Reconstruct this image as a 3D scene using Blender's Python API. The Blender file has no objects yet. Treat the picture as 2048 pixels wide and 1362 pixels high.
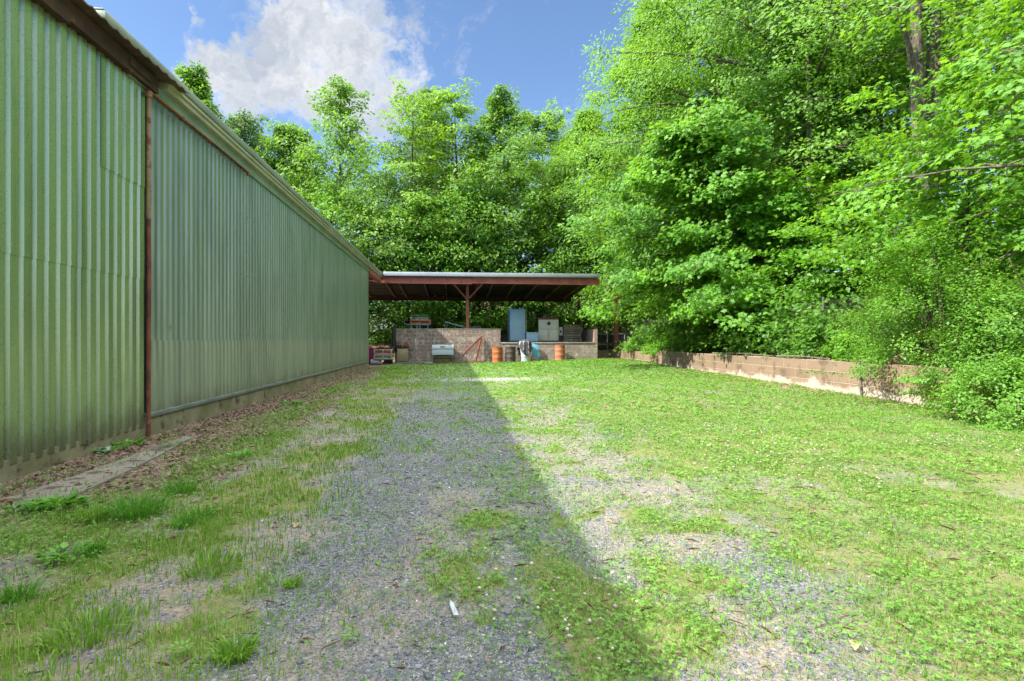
import bpy, bmesh, math, random
import numpy as np
from mathutils import Vector, Matrix

scn = bpy.context.scene
COL = scn.collection
R = math.radians
rng = np.random.default_rng(7)
random.seed(7)

# ------------------------------------------------------------------ survey of the place
FPX, CAMH = 1040.0, 1.30
YAW = math.atan(117 / FPX)
SN, CS = math.sin(YAW), math.cos(YAW)


def at(px, py, Y):
    """world X, Z of a sighted point that stands on the plane y = Y"""
    l = (px - 1024) / FPX
    t = Y / (CS - l * SN)
    return t * (SN + l * CS), CAMH + (681 - py) / FPX * t


def gp(px, py, z=0.0):
    """world X, Y of a sighted point that lies on the ground at height z"""
    l = (px - 1024) / FPX
    t = (CAMH - z) * FPX / (py - 681)
    return t * (SN + l * CS), t * (CS - l * SN)


# ------------------------------------------------------------------ tags
def tag(o, label=None, cat=None, group=None, kind=None):
    if label: o['label'] = label
    if cat: o['category'] = cat
    if group: o['group'] = group
    if kind: o['kind'] = kind
    return o


def empty(name, loc, label, cat, group=None, rz=0.0):
    o = bpy.data.objects.new(name, None)
    o.empty_display_size = .2
    COL.objects.link(o)
    o.location = loc
    o.rotation_euler = (0, 0, rz)
    return tag(o, label, cat, group)


# ------------------------------------------------------------------ materials
def new_mat(name):
    m = bpy.data.materials.new(name)
    m.use_nodes = True
    nt = m.node_tree
    nt.nodes.clear()
    out = nt.nodes.new('ShaderNodeOutputMaterial')
    return m, nt, out


class NG:
    """small helper round a node tree"""
    def __init__(s, nt): s.nt = nt

    def n(s, t, **kw):
        nd = s.nt.nodes.new(t)
        for k, v in kw.items():
            if hasattr(nd, k) and k not in nd.inputs: setattr(nd, k, v)
            elif isinstance(v, bpy.types.NodeSocket): s.nt.links.new(v, nd.inputs[k])
            else: nd.inputs[k].default_value = v
        return nd

    def l(s, a, b): s.nt.links.new(a, b)

    def coord(s, kind='Object'): return s.n('ShaderNodeTexCoord').outputs[kind]

    def noise(s, vec, scale, detail=4, rough=.6, dist=0.0):
        nd = s.n('ShaderNodeTexNoise')
        s.l(vec, nd.inputs['Vector'])
        nd.inputs['Scale'].default_value = scale
        nd.inputs['Detail'].default_value = detail
        nd.inputs['Roughness'].default_value = rough
        nd.inputs['Distortion'].default_value = dist
        return nd.outputs['Fac']

    def voro(s, vec, scale, feature='F1', rnd=1.0):
        nd = s.n('ShaderNodeTexVoronoi')
        nd.feature = feature
        s.l(vec, nd.inputs['Vector'])
        nd.inputs['Scale'].default_value = scale
        nd.inputs['Randomness'].default_value = rnd
        return nd

    def ramp(s, fac, stops):
        nd = s.n('ShaderNodeValToRGB')
        cr = nd.color_ramp
        while len(cr.elements) < len(stops): cr.elements.new(.5)
        for e, (p, c) in zip(cr.elements, stops):
            e.position = p
            e.color = (c, c, c, 1) if not hasattr(c, '__len__') else (*c, 1)
        s.l(fac, nd.inputs['Fac'])
        return nd.outputs['Color']

    def rng(s, fac, a, b, c=0.0, d=1.0):
        nd = s.n('ShaderNodeMapRange')
        nd.interpolation_type = 'SMOOTHSTEP'
        s.l(fac, nd.inputs['Value'])
        for k, v in (('From Min', a), ('From Max', b), ('To Min', c), ('To Max', d)):
            nd.inputs[k].default_value = v
        return nd.outputs['Result']

    def mix(s, fac, a, b, mode='MIX'):
        nd = s.n('ShaderNodeMix', data_type='RGBA', blend_type=mode)
        nd.clamp_factor = True
        for sock, v in ((nd.inputs[0], fac), (nd.inputs[6], a), (nd.inputs[7], b)):
            if isinstance(v, bpy.types.NodeSocket): s.l(v, sock)
            elif hasattr(v, '__len__'): sock.default_value = (*v, 1) if len(v) == 3 else v
            else: sock.default_value = v
        return nd.outputs[2]

    def math(s, op, a, b=0.0, c=None):
        nd = s.n('ShaderNodeMath', operation=op)
        for sock, v in zip(nd.inputs, (a, b, c)):
            if v is None: continue
            if isinstance(v, bpy.types.NodeSocket): s.l(v, sock)
            else: sock.default_value = v
        return nd.outputs[0]

    def sep(s, vec):
        nd = s.n('ShaderNodeSeparateXYZ'); s.l(vec, nd.inputs[0]); return nd.outputs

    def comb(s, x, y, z):
        nd = s.n('ShaderNodeCombineXYZ')
        for sock, v in zip(nd.inputs, (x, y, z)):
            if isinstance(v, bpy.types.NodeSocket): s.l(v, sock)
            else: sock.default_value = v
        return nd.outputs[0]

    def scale(s, vec, v3):
        nd = s.n('ShaderNodeVectorMath', operation='MULTIPLY')
        s.l(vec, nd.inputs[0]); nd.inputs[1].default_value = v3
        return nd.outputs[0]

    def bump(s, h, strength, dist):
        nd = s.n('ShaderNodeBump')
        nd.inputs['Strength'].default_value = strength
        nd.inputs['Distance'].default_value = dist
        s.l(h, nd.inputs['Height'])
        return nd.outputs['Normal']

    def pbr(s, out, col, rough=.6, metal=0.0, normal=None, spec=.4):
        p = s.n('ShaderNodeBsdfPrincipled')
        for k, v in (('Base Color', col), ('Roughness', rough), ('Metallic', metal), ('Specular IOR Level', spec)):
            if isinstance(v, bpy.types.NodeSocket): s.l(v, p.inputs[k])
            elif hasattr(v, '__len__'): p.inputs[k].default_value = (*v, 1)
            else: p.inputs[k].default_value = v
        if normal is not None: s.l(normal, p.inputs['Normal'])
        s.l(p.outputs[0], out.inputs['Surface'])
        return p


def paint(name, c1, c2=None, scale=3.0, rough=.55, metal=0.0, rust=None, rust_amt=.5, fine=40, bump=.15, streak=False):
    """weathered paint or metal: two tones, fine mottling and optional rust patches"""
    m, nt, out = new_mat(name)
    g = NG(nt)
    v = g.coord()
    c2 = c2 or tuple(x * .75 for x in c1)
    vv = g.scale(v, (1, 1, .25)) if streak else v
    col = g.mix(g.rng(g.noise(vv, scale, 5), .35, .65), c1, c2)
    f = g.noise(v, fine, 3)
    col = g.mix(.35, col, g.ramp(f, [(.3, .55), (.7, 1.0)]), 'MULTIPLY')
    rr = rough
    if rust:
        k = g.rng(g.noise(vv, scale * 1.7, 8, .7), rust_amt, rust_amt + .09)
        rc = g.mix(g.noise(v, fine * .6, 4), rust, tuple(x * .4 for x in rust))
        col = g.mix(k, col, rc)
    g.pbr(out, col, rr, metal, g.bump(f, bump, .004))
    return m


M = {}
M['bark'] = None


def bark_mat(name, a, b):
    m, nt, out = new_mat(name)
    g = NG(nt)
    v = g.coord()
    st = g.noise(g.scale(v, (14, 14, 2.2)), 1.0, 6, .7)
    col = g.mix(g.rng(st, .35, .65), a, b)
    col = g.mix(g.rng(g.noise(v, 1.3, 4), .52, .68), col, (.16, .17, .12))
    g.pbr(out, col, .9, 0, g.bump(st, .8, .03), .2)
    return m


M['bark_grey'] = bark_mat('bark_grey', (.17, .145, .12), (.05, .042, .035))
M['bark_brown'] = bark_mat('bark_brown', (.13, .10, .075), (.04, .03, .022))
M['bark_pale'] = bark_mat('bark_pale', (.26, .23, .19), (.10, .085, .07))


def leaf_mat(name, dark, light, trans, gloss=.5, tr_amt=.42):
    m, nt, out = new_mat(name)
    g = NG(nt)
    a = g.n('ShaderNodeAttribute', attribute_name='tint').outputs['Fac']
    col = g.mix(a, dark, light)
    tcol = g.mix(a, tuple(x * .7 for x in trans), trans)
    p = g.n('ShaderNodeBsdfPrincipled')
    g.l(col, p.inputs['Base Color'])
    p.inputs['Roughness'].default_value = gloss
    p.inputs['Specular IOR Level'].default_value = .45
    t = g.n('ShaderNodeBsdfTranslucent')
    g.l(tcol, t.inputs['Color'])
    mx = g.n('ShaderNodeMixShader')
    mx.inputs[0].default_value = tr_amt
    g.l(p.outputs[0], mx.inputs[1]); g.l(t.outputs[0], mx.inputs[2])
    g.l(mx.outputs[0], out.inputs['Surface'])
    return m


M['leaf_maple'] = leaf_mat('leaf_maple', (.06, .20, .014), (.18, .41, .028), (.32, .62, .026))
M['leaf_tulip'] = leaf_mat('leaf_tulip', (.055, .17, .016), (.17, .34, .035), (.28, .54, .035))
M['leaf_hornbeam'] = leaf_mat('leaf_hornbeam', (.06, .18, .016), (.185, .38, .04), (.29, .56, .035))
M['leaf_locust'] = leaf_mat('leaf_locust', (.10, .24, .016), (.21, .40, .03), (.34, .60, .03))
M['leaf_dull'] = leaf_mat('leaf_dull', (.07, .16, .035), (.15, .27, .07), (.22, .40, .06))
M['leaf_shrub'] = leaf_mat('leaf_shrub', (.075, .22, .022), (.20, .41, .045), (.26, .54, .032))
M['leaf_under'] = leaf_mat('leaf_under', (.06, .18, .018), (.14, .31, .035), (.22, .50, .03))
M['grass'] = leaf_mat('grass', (.075, .205, .018), (.235, .41, .045), (.25, .47, .035), .6, .35)
M['grass_lush'] = leaf_mat('grass_lush', (.05, .19, .016), (.14, .34, .035), (.16, .44, .028), .5, .35)
M['clover'] = leaf_mat('clover', (.055, .17, .02), (.20, .39, .055), (.22, .48, .035), .6, .3)
M['dry'] = leaf_mat('dry', (.10, .065, .045), (.30, .215, .16), (.16, .10, .05), .8, .12)
M['straw'] = leaf_mat('straw', (.22, .16, .08), (.42, .34, .20), (.3, .22, .1), .8, .2)
M['blossom'] = leaf_mat('blossom', (.34, .30, .22), (.56, .52, .44), (.4, .34, .26), .7, .2)
M['petal_pink'] = leaf_mat('petal_pink', (.24, .17, .08), (.42, .32, .20), (.3, .2, .1), .7, .2)

# ------------------------------------------------------------------ mesh builder for hard things
class MB:
    def __init__(s): s.v, s.f, s.sm = [], [], []

    def add(s, vs, fs, smooth=False):
        b = len(s.v)
        s.v += [tuple(p) for p in vs]
        for f in fs:
            s.f.append(tuple(i + b for i in f)); s.sm.append(smooth)
        return s

    def box(s, x0, x1, y0, y1, z0, z1, mat=None):
        vs = [Vector(p) for p in ((x0, y0, z0), (x1, y0, z0), (x1, y1, z0), (x0, y1, z0),
                                  (x0, y0, z1), (x1, y0, z1), (x1, y1, z1), (x0, y1, z1))]
        if mat: vs = [mat @ p for p in vs]
        return s.add(vs, [(0, 3, 2, 1), (4, 5, 6, 7), (0, 1, 5, 4), (1, 2, 6, 5), (2, 3, 7, 6), (3, 0, 4, 7)])

    def bar(s, a, b, w, h, up=(0, 0, 1)):
        a, b = Vector(a), Vector(b)
        d = (b - a).normalized()
        u = Vector(up)
        if abs(d.dot(u)) > .98: u = Vector((0, 1, 0))
        x = d.cross(u).normalized(); y = x.cross(d).normalized()
        vs = [p + x * (sx * w / 2) + y * (sy * h / 2) for p in (a, b) for sx, sy in ((-1, -1), (1, -1), (1, 1), (-1, 1))]
        return s.add(vs, [(3, 2, 1, 0), (4, 5, 6, 7), (0, 1, 5, 4), (1, 2, 6, 5), (2, 3, 7, 6), (3, 0, 4, 7)])

    def tube(s, pts, rad, n=8, cap=True):
        pts = [Vector(p) for p in pts]
        if not hasattr(rad, '__len__'): rad = [rad] * len(pts)
        vs, fs = [], []
        ref = Vector((.31, .87, .12))
        for i, p in enumerate(pts):
            d = (pts[min(i + 1, len(pts) - 1)] - pts[max(i - 1, 0)]).normalized()
            x = d.cross(ref)
            if x.length < .05: x = d.cross(Vector((1, 0, 0)))
            x.normalize(); y = d.cross(x)
            for k in range(n):
                a = 2 * math.pi * k / n
                vs.append(p + (x * math.cos(a) + y * math.sin(a)) * rad[i])
        for i in range(len(pts) - 1):
            for k in range(n):
                k2 = (k + 1) % n
                fs.append((i * n + k, i * n + k2, (i + 1) * n + k2, (i + 1) * n + k))
        if cap:
            fs.append(tuple(range(n - 1, -1, -1)))
            fs.append(tuple((len(pts) - 1) * n + k for k in range(n)))
        return s.add(vs, fs, True)

    def lathe(s, prof, cx=0, cy=0, n=28):
        vs, fs = [], []
        for r, z in prof:
            for k in range(n):
                a = 2 * math.pi * k / n
                vs.append((cx + r * math.cos(a), cy + r * math.sin(a), z))
        for i in range(len(prof) - 1):
            for k in range(n):
                k2 = (k + 1) % n
                fs.append((i * n + k, i * n + k2, (i + 1) * n + k2, (i + 1) * n + k))
        fs.append(tuple(range(n - 1, -1, -1)))
        fs.append(tuple((len(prof) - 1) * n + k for k in range(n)))
        return s.add(vs, fs, True)

    def build(s, name, mat, parent=None, bevel=0.0, origin=None):
        me = bpy.data.meshes.new(name)
        vs = s.v
        if origin is not None:
            vs = [(p[0] - origin[0], p[1] - origin[1], p[2] - origin[2]) for p in vs]
        me.from_pydata(vs, [], s.f)
        me.polygons.foreach_set('use_smooth', s.sm)
        if bevel:
            bm = bmesh.new(); bm.from_mesh(me)
            es = [e for e in bm.edges if len(e.link_faces) == 2 and e.calc_face_angle(0) > .9]
            bmesh.ops.bevel(bm, geom=es, offset=bevel, segments=2, profile=.5, affect='EDGES', clamp_overlap=True)
            bm.to_mesh(me); bm.free()
        me.materials.append(mat)
        o = bpy.data.objects.new(name, me)
        COL.objects.link(o)
        if origin is not None: o.location = origin
        if parent is not None: o.parent = parent
        try:
            me.set_sharp_from_angle(angle=R(40))
        except Exception:
            pass
        return o


def np_mesh(name, verts, loops, starts, mat, parent=None, tint=None, smooth=False):
    me = bpy.data.meshes.new(name)
    me.vertices.add(len(verts))
    me.vertices.foreach_set('co', np.ascontiguousarray(verts, np.float32).ravel())
    me.loops.add(len(loops))
    me.loops.foreach_set('vertex_index', np.ascontiguousarray(loops, np.int32))
    me.polygons.add(len(starts))
    me.polygons.foreach_set('loop_start', np.ascontiguousarray(starts, np.int32))
    if smooth: me.polygons.foreach_set('use_smooth', np.ones(len(starts), bool))
    if tint is not None:
        a = me.attributes.new('tint', 'FLOAT', 'POINT')
        a.data.foreach_set('value', np.ascontiguousarray(tint, np.float32))
    me.materials.append(mat)
    me.update(calc_edges=True)
    o = bpy.data.objects.new(name, me)
    COL.objects.link(o)
    if parent is not None: o.parent = parent
    return o


# ------------------------------------------------------------------ leaves
def _star():
    o = [(0, .0), (.02, .30), (.28, .22), (.38, .52), (.58, .26), (1.0, 0), (.58, -.26), (.38, -.52), (.28, -.22), (.02, -.30)]
    v = [(.36, 0, .05)] + [(a, b, -.10 * (abs(b) * 1.5 + max(0, a - .5) * 1.2)) for a, b in o]
    f = [(0, i + 1, (i + 1) % 10 + 1) for i in range(10)]
    return np.array(v), f


TEMPL = {
    'oval': (np.array([(0, 0, 0), (.42, .30, .07), (1, 0, -.10), (.42, -.30, .07)]), [(0, 2, 1), (0, 3, 2)]),
    'narrow': (np.array([(0, 0, 0), (.45, .17, .05), (1, 0, -.15), (.45, -.17, .05)]), [(0, 2, 1), (0, 3, 2)]),
    'maple': _star(),
    'pinna': (np.array([(0, .0, 0), (.25, .26, .03), (.45, .05, 0), (.6, .24, .0), (1.0, 0, -.12), (.65, -.22, .0), (.45, -.05, 0), (.28, -.27, .03)]),
              [(0, 2, 1), (0, 7, 6), (0, 6, 2), (2, 4, 3), (6, 5, 4), (2, 6, 4)]),
}


def unit(a): return a / np.maximum(np.linalg.norm(a, axis=1, keepdims=True), 1e-6)


def leaves(name, pos, nrm, dr, size, tint, shape, mat, parent=None, width=1.0):
    T, F = TEMPL[shape]
    n, k = len(pos), len(T)
    nrm = unit(nrm)
    dr = unit(dr - nrm * np.sum(dr * nrm, axis=1, keepdims=True))
    sd = np.cross(nrm, dr)
    T = T * np.array([1, width, 1])
    V = pos[:, None, :] + size[:, None, None] * (T[None, :, 0:1] * dr[:, None, :] + T[None, :, 1:2] * sd[:, None, :] + T[None, :, 2:3] * nrm[:, None, :])
    f = np.array(F)
    loops = (f[None] + (np.arange(n) * k)[:, None, None]).reshape(-1)
    starts = np.arange(n * len(F)) * 3
    return np_mesh(name, V.reshape(-1, 3), loops, starts, mat, parent, np.repeat(tint, k))


def prof_ovate(x): return np.sin(np.pi * (.18 + .80 * x)) ** .8
def prof_cone(x): return (1 - x) ** .75 * .95 + .06
def prof_point(x): return (1 - x) ** .52 * np.minimum(1, .62 + 1.3 * x) + .10


def prof_round(x): return np.sqrt(np.maximum(0, 1 - (1.7 * x - .75) ** 2)) * .95 + .05
def prof_top(x): return np.sin(np.pi * (.30 + .62 * x)) ** .7


def tree(name, label, base, H, cb, rad, prof, nb, ntw, nl, shape, ls, leafm, barkm, seed, cat='tree', group=None,
         lean=(0, 0), tr=.2, push=(0, 0), el=(-.05, .9), droop=.25, spray=.7, flat=.22, upw=1.0, outw=.45, rnd=.55, twigs=False,
         elong=1.0, azr=None, nrm_lean=(0, 0, 0), jit=(.55, 1.28)):
    g = np.random.default_rng(seed)
    root = empty(name, base, label, cat, group)
    t0_ = g.uniform(.32, .68)
    mb = MB()
    nseg = 9
    ph = g.uniform(0, 6, 4)
    def tp(t):
        return np.array([lean[0] * t ** 1.6 + .012 * H * math.sin(3.1 * t + ph[0]) - .012 * H * math.sin(ph[0]),
                         lean[1] * t ** 1.6 + .012 * H * math.sin(2.7 * t + ph[1]) - .012 * H * math.sin(ph[1]), H * t])
    ts = np.linspace(0, .985, nseg)
    mb.tube([tp(t) - (np.array([0, 0, .25]) if t == 0 else 0) for t in ts],
            [max(tr * (1 - t) ** .8, .015) * (1.35 if i == 0 else 1) for i, t in enumerate(ts)], 9)
    P, N, D, S, TT = [], [], [], [], []
    for i in range(nb):
        x = (i + g.uniform(.1, .9)) / nb
        t = cb + (1 - cb) * x * .985
        az = i * 2.39996 + g.uniform(-.5, .5)
        if azr: az = g.uniform(*azr)
        L = rad * float(prof(x)) * g.uniform(*jit)
        e = el[0] + (el[1] - el[0]) * x + g.uniform(-.15, .15)
        s0 = tp(t)
        h = np.array([math.cos(az), math.sin(az), 0])
        pu = np.array([push[0], push[1], 0]) * L
        def bp(s): return s0 + h * L * s * math.cos(e) + pu * s * s + np.array([0, 0, L * s * math.sin(e) - droop * L * s * s])
        br = max(.012, tr * .42 * (1 - t) ** .6 * (L / rad))
        mb.tube([bp(s) for s in (0, .25, .5, .75, .95)], [br, br * .8, br * .55, br * .35, br * .15], 5, False)
        side = np.array([-h[1], h[0], 0])
        btint = g.uniform(-.18, .18)
        for j in range(ntw):
            s = g.uniform(.12, 1.0) ** .75
            c0 = bp(s)
            c = c0 + side * g.uniform(-1, 1) * L * .34 * (1.15 - .6 * s) + np.array([0, 0, g.normal() * .10 * L * .5]) + h * g.uniform(-.08, .12) * L
            if twigs: mb.tube([c0, (c0 + c) / 2 + np.array([0, 0, .05]), c], [br * .25 + .004, .007, .004], 3, False)
            rr = spray * g.uniform(.6, 1.25) * (1 - .35 * x * x)
            k = max(3, int(nl * g.uniform(.7, 1.3) * (1.12 - .35 * x ** 3)))
            u = np.sqrt(g.uniform(0, 1, k)) * rr
            a = g.uniform(0, 2 * np.pi, k)
            q = np.stack([u * np.cos(a) * elong, u * np.sin(a), g.normal(0, flat * rr, k) - .30 * u * u / rr], 1)
            out = np.stack([np.cos(a), np.sin(a), np.zeros(k)], 1)
            oc = unit((c - tp(min(.98, t)))[None] + 1e-3)[0]
            tilt = np.array([g.normal() * .25, g.normal() * .25, 0])
            P.append(c[None] + q)
            N.append(np.array([0, 0, upw])[None] + outw * oc[None] + tilt[None] + np.array(nrm_lean)[None] + g.normal(0, rnd, (k, 3)))
            D.append(out + .5 * h[None] + np.array([0, 0, -.35])[None] + g.normal(0, .35, (k, 3)))
            S.append(ls * g.uniform(.65, 1.25, k))
            TT.append(np.clip(t0_ + btint + g.uniform(-.16, .16) + g.normal(0, .2, k), 0, 1))
    mb.build('trunk', barkm, root)
    leaves('crown', np.concatenate(P), np.concatenate(N), np.concatenate(D), np.concatenate(S), np.concatenate(TT), shape, leafm, root)
    return root


# ------------------------------------------------------------------ noise for the ground masks
class VN:
    def __init__(s, seed): s.t = np.random.default_rng(seed).random((256, 256))

    def __call__(s, x, y):
        xi, yi = np.floor(x).astype(int), np.floor(y).astype(int)
        fx, fy = x - xi, y - yi
        fx, fy = fx * fx * (3 - 2 * fx), fy * fy * (3 - 2 * fy)
        t = s.t
        a, b = t[xi & 255, yi & 255], t[(xi + 1) & 255, yi & 255]
        c, d = t[xi & 255, (yi + 1) & 255], t[(xi + 1) & 255, (yi + 1) & 255]
        return (a * (1 - fx) + b * fx) * (1 - fy) + (c * (1 - fx) + d * fx) * fy

    def fbm(s, x, y, o=4):
        r, amp, tot = 0, 1, 0
        for i in range(o):
            r = r + amp * s(x * 2 ** i + 17 * i, y * 2 ** i + 5 * i); tot += amp; amp *= .55
        return r / tot


N1, N2, N3, N4 = VN(1), VN(2), VN(3), VN(4)


def sst(a, b, x):
    t = np.clip((x - a) / (b - a), 0, 1)
    return t * t * (3 - 2 * t)


def bump2(x, y, cx, cy, rx, ry): return np.exp(-((x - cx) / rx) ** 2 - ((y - cy) / ry) ** 2)


def ground_z(x, y):
    x, y = np.asarray(x, float), np.asarray(y, float)
    rise = .20 * sst(0, 9, x) * sst(8, 30, y)
    near = sst(0, 12, 40 - y)
    return rise + .025 * (N3.fbm(x * .8, y * .8, 3) - .5) * near + .05 * bump2(x, y, -3.2, 5, .7, 40) * sst(-6, 0, y)


def m_lush(x, y):
    return 1.1 * bump2(x, y, -2.55, 4.3, .5, .7) + 1.5 * bump2(x, y, -2.4, 6.5, .34, 1.5) + 1.3 * bump2(x, y, -2.8, 9.4, .35, 1.5) + 1.2 * bump2(x, y, -3.2, 3.4, .55, .55) + 1.1 * bump2(x, y, -2.95, 14, .3, 2.2) + .9 * bump2(x, y, -2.1, 3.3, .25, .5)


def m_veg(x, y):
    """how much of the ground grows green"""
    n = N1.fbm(x * .55, y * .40, 4); n2 = N2.fbm(x * 1.9, y * 1.6, 4)
    xc = -1.30 - .062 * (y - 3)
    strip = np.exp(-((x - xc - 1.1 * (n - .5)) / (.60 + .006 * y)) ** 4) * (.48 + .75 * sst(.34, .62, n2))
    left = .60 * sst(-2.0, -2.5, x) * sst(.50, .62, n2) * (1 - .65 * sst(9, 22, y))
    lush = m_lush(x, y)
    far = .60 * sst(9.5, 14.5, y + (n - .5) * 4) * sst(-4.2, -3.0, x + .02 * y)
    edge = 1.95 + .10 * (y - 4) * sst(9, 4, y) + (n - .5) * 3.0 + (n2 - .5) * .9
    right = sst(edge - .35, edge + .75, x) * (.80 + .35 * (n2 - .4)) * (1 - .30 * sst(.60, .72, N4.fbm(x * 1.1, y * .9, 4)))
    cl = 1.5 * bump2(x, y, .60, 2.45, .27, .85) + 1.2 * bump2(x, y, .18, 3.75, .24, .25) + .8 * bump2(x, y, .55, 4.6, .5, .9) + 1.2 * bump2(x, y, 1.05, 2.2, .22, .4) + .7 * bump2(x, y, 1.2, 5.6, .35, .5) + .5 * bump2(x, y, 1.5, 3.6, .5, .3)
    right_low = .75 * bump2(x, y, 1.45, 2.05, .35, .35) + .8 * bump2(x, y, 2.3, 2.2, .6, .7)
    n3 = N3.fbm(x * 6.5, y * 5, 3)
    base = .17 + .32 * sst(.44, .64, n2) + .60 * sst(.55, .68, n3) * sst(.30, .46, n2) + .30 * sst(.7, 1.1, x) * sst(.30, .55, n)
    v = np.maximum.reduce([strip, left, lush * (.4 + n2), far * (.7 + .5 * n2), right, cl * (.55 + .75 * n2), right_low, base])
    trk = bump2(x, y, 1.55 + .12 * (y - 3), 3.0, .42, 1.3)
    v = v * (1 - .75 * trk * sst(.62, .35, n2))
    v = v * (1 - .80 * bump2(x, y, 1.4, 17.2, 2.0, .9)) * (1 - .5 * bump2(x, y, -.6, 7.4, 1.1, 3.6))
    v = v * (1 - .85 * m_litter(x, y) * (1 - np.clip(lush + left, 0, 1)))
    return np.clip(v, 0, 1)


def m_sand(x, y):
    n = N2.fbm(x * 1.3 + 5, y * 1.1, 4)
    a = sst(.55, 1.3, x) * sst(.30, .52, n) + sst(-.9, -1.25, x + .8 * (n - .5)) * sst(26, 12, y) + .7 * sst(.52, .66, N3.fbm(x * .9, y * .7, 4))
    return np.clip(np.maximum(a, sst(2.6, 3.4, x)), 0, 1)


def m_litter(x, y):
    n = N4.fbm(x * 1.1, y * .9, 4)
    b = sst(-1.75 - .060 * (y - 4), -2.30 - .055 * (y - 4), x + (n - .5) * 1.1)
    return np.clip(b * sst(3.2, 5.0, y + (n - .5) * 2) * (1 - .6 * sst(19, 25, y)) + .7 * sst(-3.4, -3.7, x), 0, 1)


# ------------------------------------------------------------------ ground sheet
def axis(lo, hi, a, b, step):
    dense = np.arange(a, b + 1e-6, step)
    l = [a]; s = step
    while l[-1] > lo: s *= 1.6; l.append(l[-1] - s)
    r = [b]; s = step
    while r[-1] < hi: s *= 1.6; r.append(r[-1] + s)
    return np.concatenate([np.array(l[:0:-1]), dense, np.array(r[1:])])


def grid(name, X, Y, zf, mat, attrs=()):
    gx, gy = np.meshgrid(X, Y)
    x, y = gx.ravel(), gy.ravel()
    z = zf(x, y)
    nx, ny = len(X), len(Y)
    i = (np.arange(ny - 1)[:, None] * nx + np.arange(nx - 1)[None]).ravel()
    loops = np.stack([i, i + 1, i + nx + 1, i + nx], 1).ravel()
    o = np_mesh(name, np.stack([x, y, z], 1), loops, np.arange(len(i)) * 4, mat, smooth=True)
    for an, fn in attrs:
        a = o.data.attributes.new(an, 'FLOAT', 'POINT')
        a.data.foreach_set('value', np.ascontiguousarray(fn(x, y), np.float32))
    return o


def ground_mat():
    m, nt, out = new_mat('yard_ground')
    g = NG(nt)
    v = g.coord()
    at_ = lambda n: g.n('ShaderNodeAttribute', attribute_name=n).outputs['Fac']
    veg, lit, pale, sand = at_('veg'), at_('litter'), at_('pale'), at_('sand')
    f0 = g.noise(v, 60, 4, .7)
    v1, v2 = g.voro(v, 75), g.voro(v, 190)
    c1 = g.sep(v1.outputs['Color'])[0]; c2 = g.sep(v2.outputs['Color'])[1]
    gr = g.ramp(c1, [(0, (.090, .103, .120)), (.45, (.140, .158, .180)), (.8, (.195, .212, .232)), (.97, (.35, .35, .34))])
    gr2 = g.ramp(c2, [(0, (.072, .08, .09)), (.6, (.165, .178, .192)), (.97, (.38, .37, .35))])
    gravel = g.mix(g.rng(g.noise(v, 9, 3), .42, .58), gr, gr2)
    gravel = g.mix(g.rng(g.noise(v, 4, 5, .7), .50, .70, 0, .55), gravel, (.085, .092, .10))
    gravel = g.mix(g.math('MULTIPLY', g.rng(g.noise(v, 3, 7, .75), .52, .62), g.rng(f0, .5, .58)), gravel, (.13, .18, .03))
    big = g.noise(v, .9, 5)
    soil = g.mix(g.rng(g.noise(v, 40, 5), .35, .65), (.40, .335, .26), (.22, .175, .13))
    ks = g.math('MULTIPLY', g.rng(g.noise(v, 14, 5, .7), .36, .60), sand)
    gravel = g.mix(g.math('MULTIPLY', ks, .85), gravel, soil)
    palec = g.mix(c2, (.40, .39, .37), (.62, .60, .56))
    gravel = g.mix(pale, gravel, palec)
    f = g.noise(v, 70, 5, .7)
    turf = g.mix(g.rng(g.noise(v, 22, 5), .38, .60), (.25, .20, .12), (.13, .18, .045))
    turf = g.mix(g.rng(f, .44, .68), turf, (.17, .25, .045))
    k = g.rng(g.math('ADD', veg, g.math('MULTIPLY', g.math('SUBTRACT', g.noise(v, 7, 6, .7), .5), .9)), .46, .86)
    col = g.mix(k, gravel, turf)
    v3 = g.voro(g.scale(v, (1, 1, .3)), 26)
    lc = g.ramp(g.sep(v3.outputs['Color'])[0], [(0, (.075, .05, .035)), (.4, (.17, .115, .085)), (.8, (.29, .215, .17)), (1, (.36, .29, .23))])
    k2 = g.rng(g.math('ADD', lit, g.math('MULTIPLY', g.math('SUBTRACT', g.noise(v, 5, 5), .5), .7)), .35, .6)
    k2 = g.math('MULTIPLY', k2, g.math('SUBTRACT', 1, g.math('MULTIPLY', veg, .6)))
    col = g.mix(k2, col, lc)
    xyz = g.sep(v)
    dirt = g.math('MULTIPLY', g.rng(xyz[0], 8.1, 9.3), g.rng(g.noise(v, 3, 4), .4, .55))
    col = g.mix(dirt, col, g.mix(f, (.42, .26, .15), (.26, .15, .09)))
    h = g.math('ADD', g.math('MULTIPLY', v1.outputs['Distance'], -.6), f)
    g.pbr(out, col, .9, 0, g.bump(h, .9, .02), .25)
    return m


DX = axis(-320, 320, -4.6, 10.6, .085)
DY = axis(-320, 320, 1.2, 32.0, .11)
yard = grid('ground', DX, DY, ground_z, ground_mat(),
            (('veg', m_veg), ('litter', m_litter), ('sand', m_sand),
             ('pale', lambda x, y: np.clip(1.3 * bump2(x, y, 1.5, 17.2, 1.5, .8) * N2.fbm(x * 3, y * 3), 0, .9))))
tag(yard, kind='structure')

# raised woodland ground behind the retaining wall and behind the sheds
WALL = [(-30, 8.6), (3, 9.15), (9, 9.42), (14.8, 9.75), (24, 9.85), (24.02, 10.1), (33, 10.3), (120, 10.6)]
wx = lambda y: np.interp(y, [p[0] for p in WALL], [p[1] for p in WALL])


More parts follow.
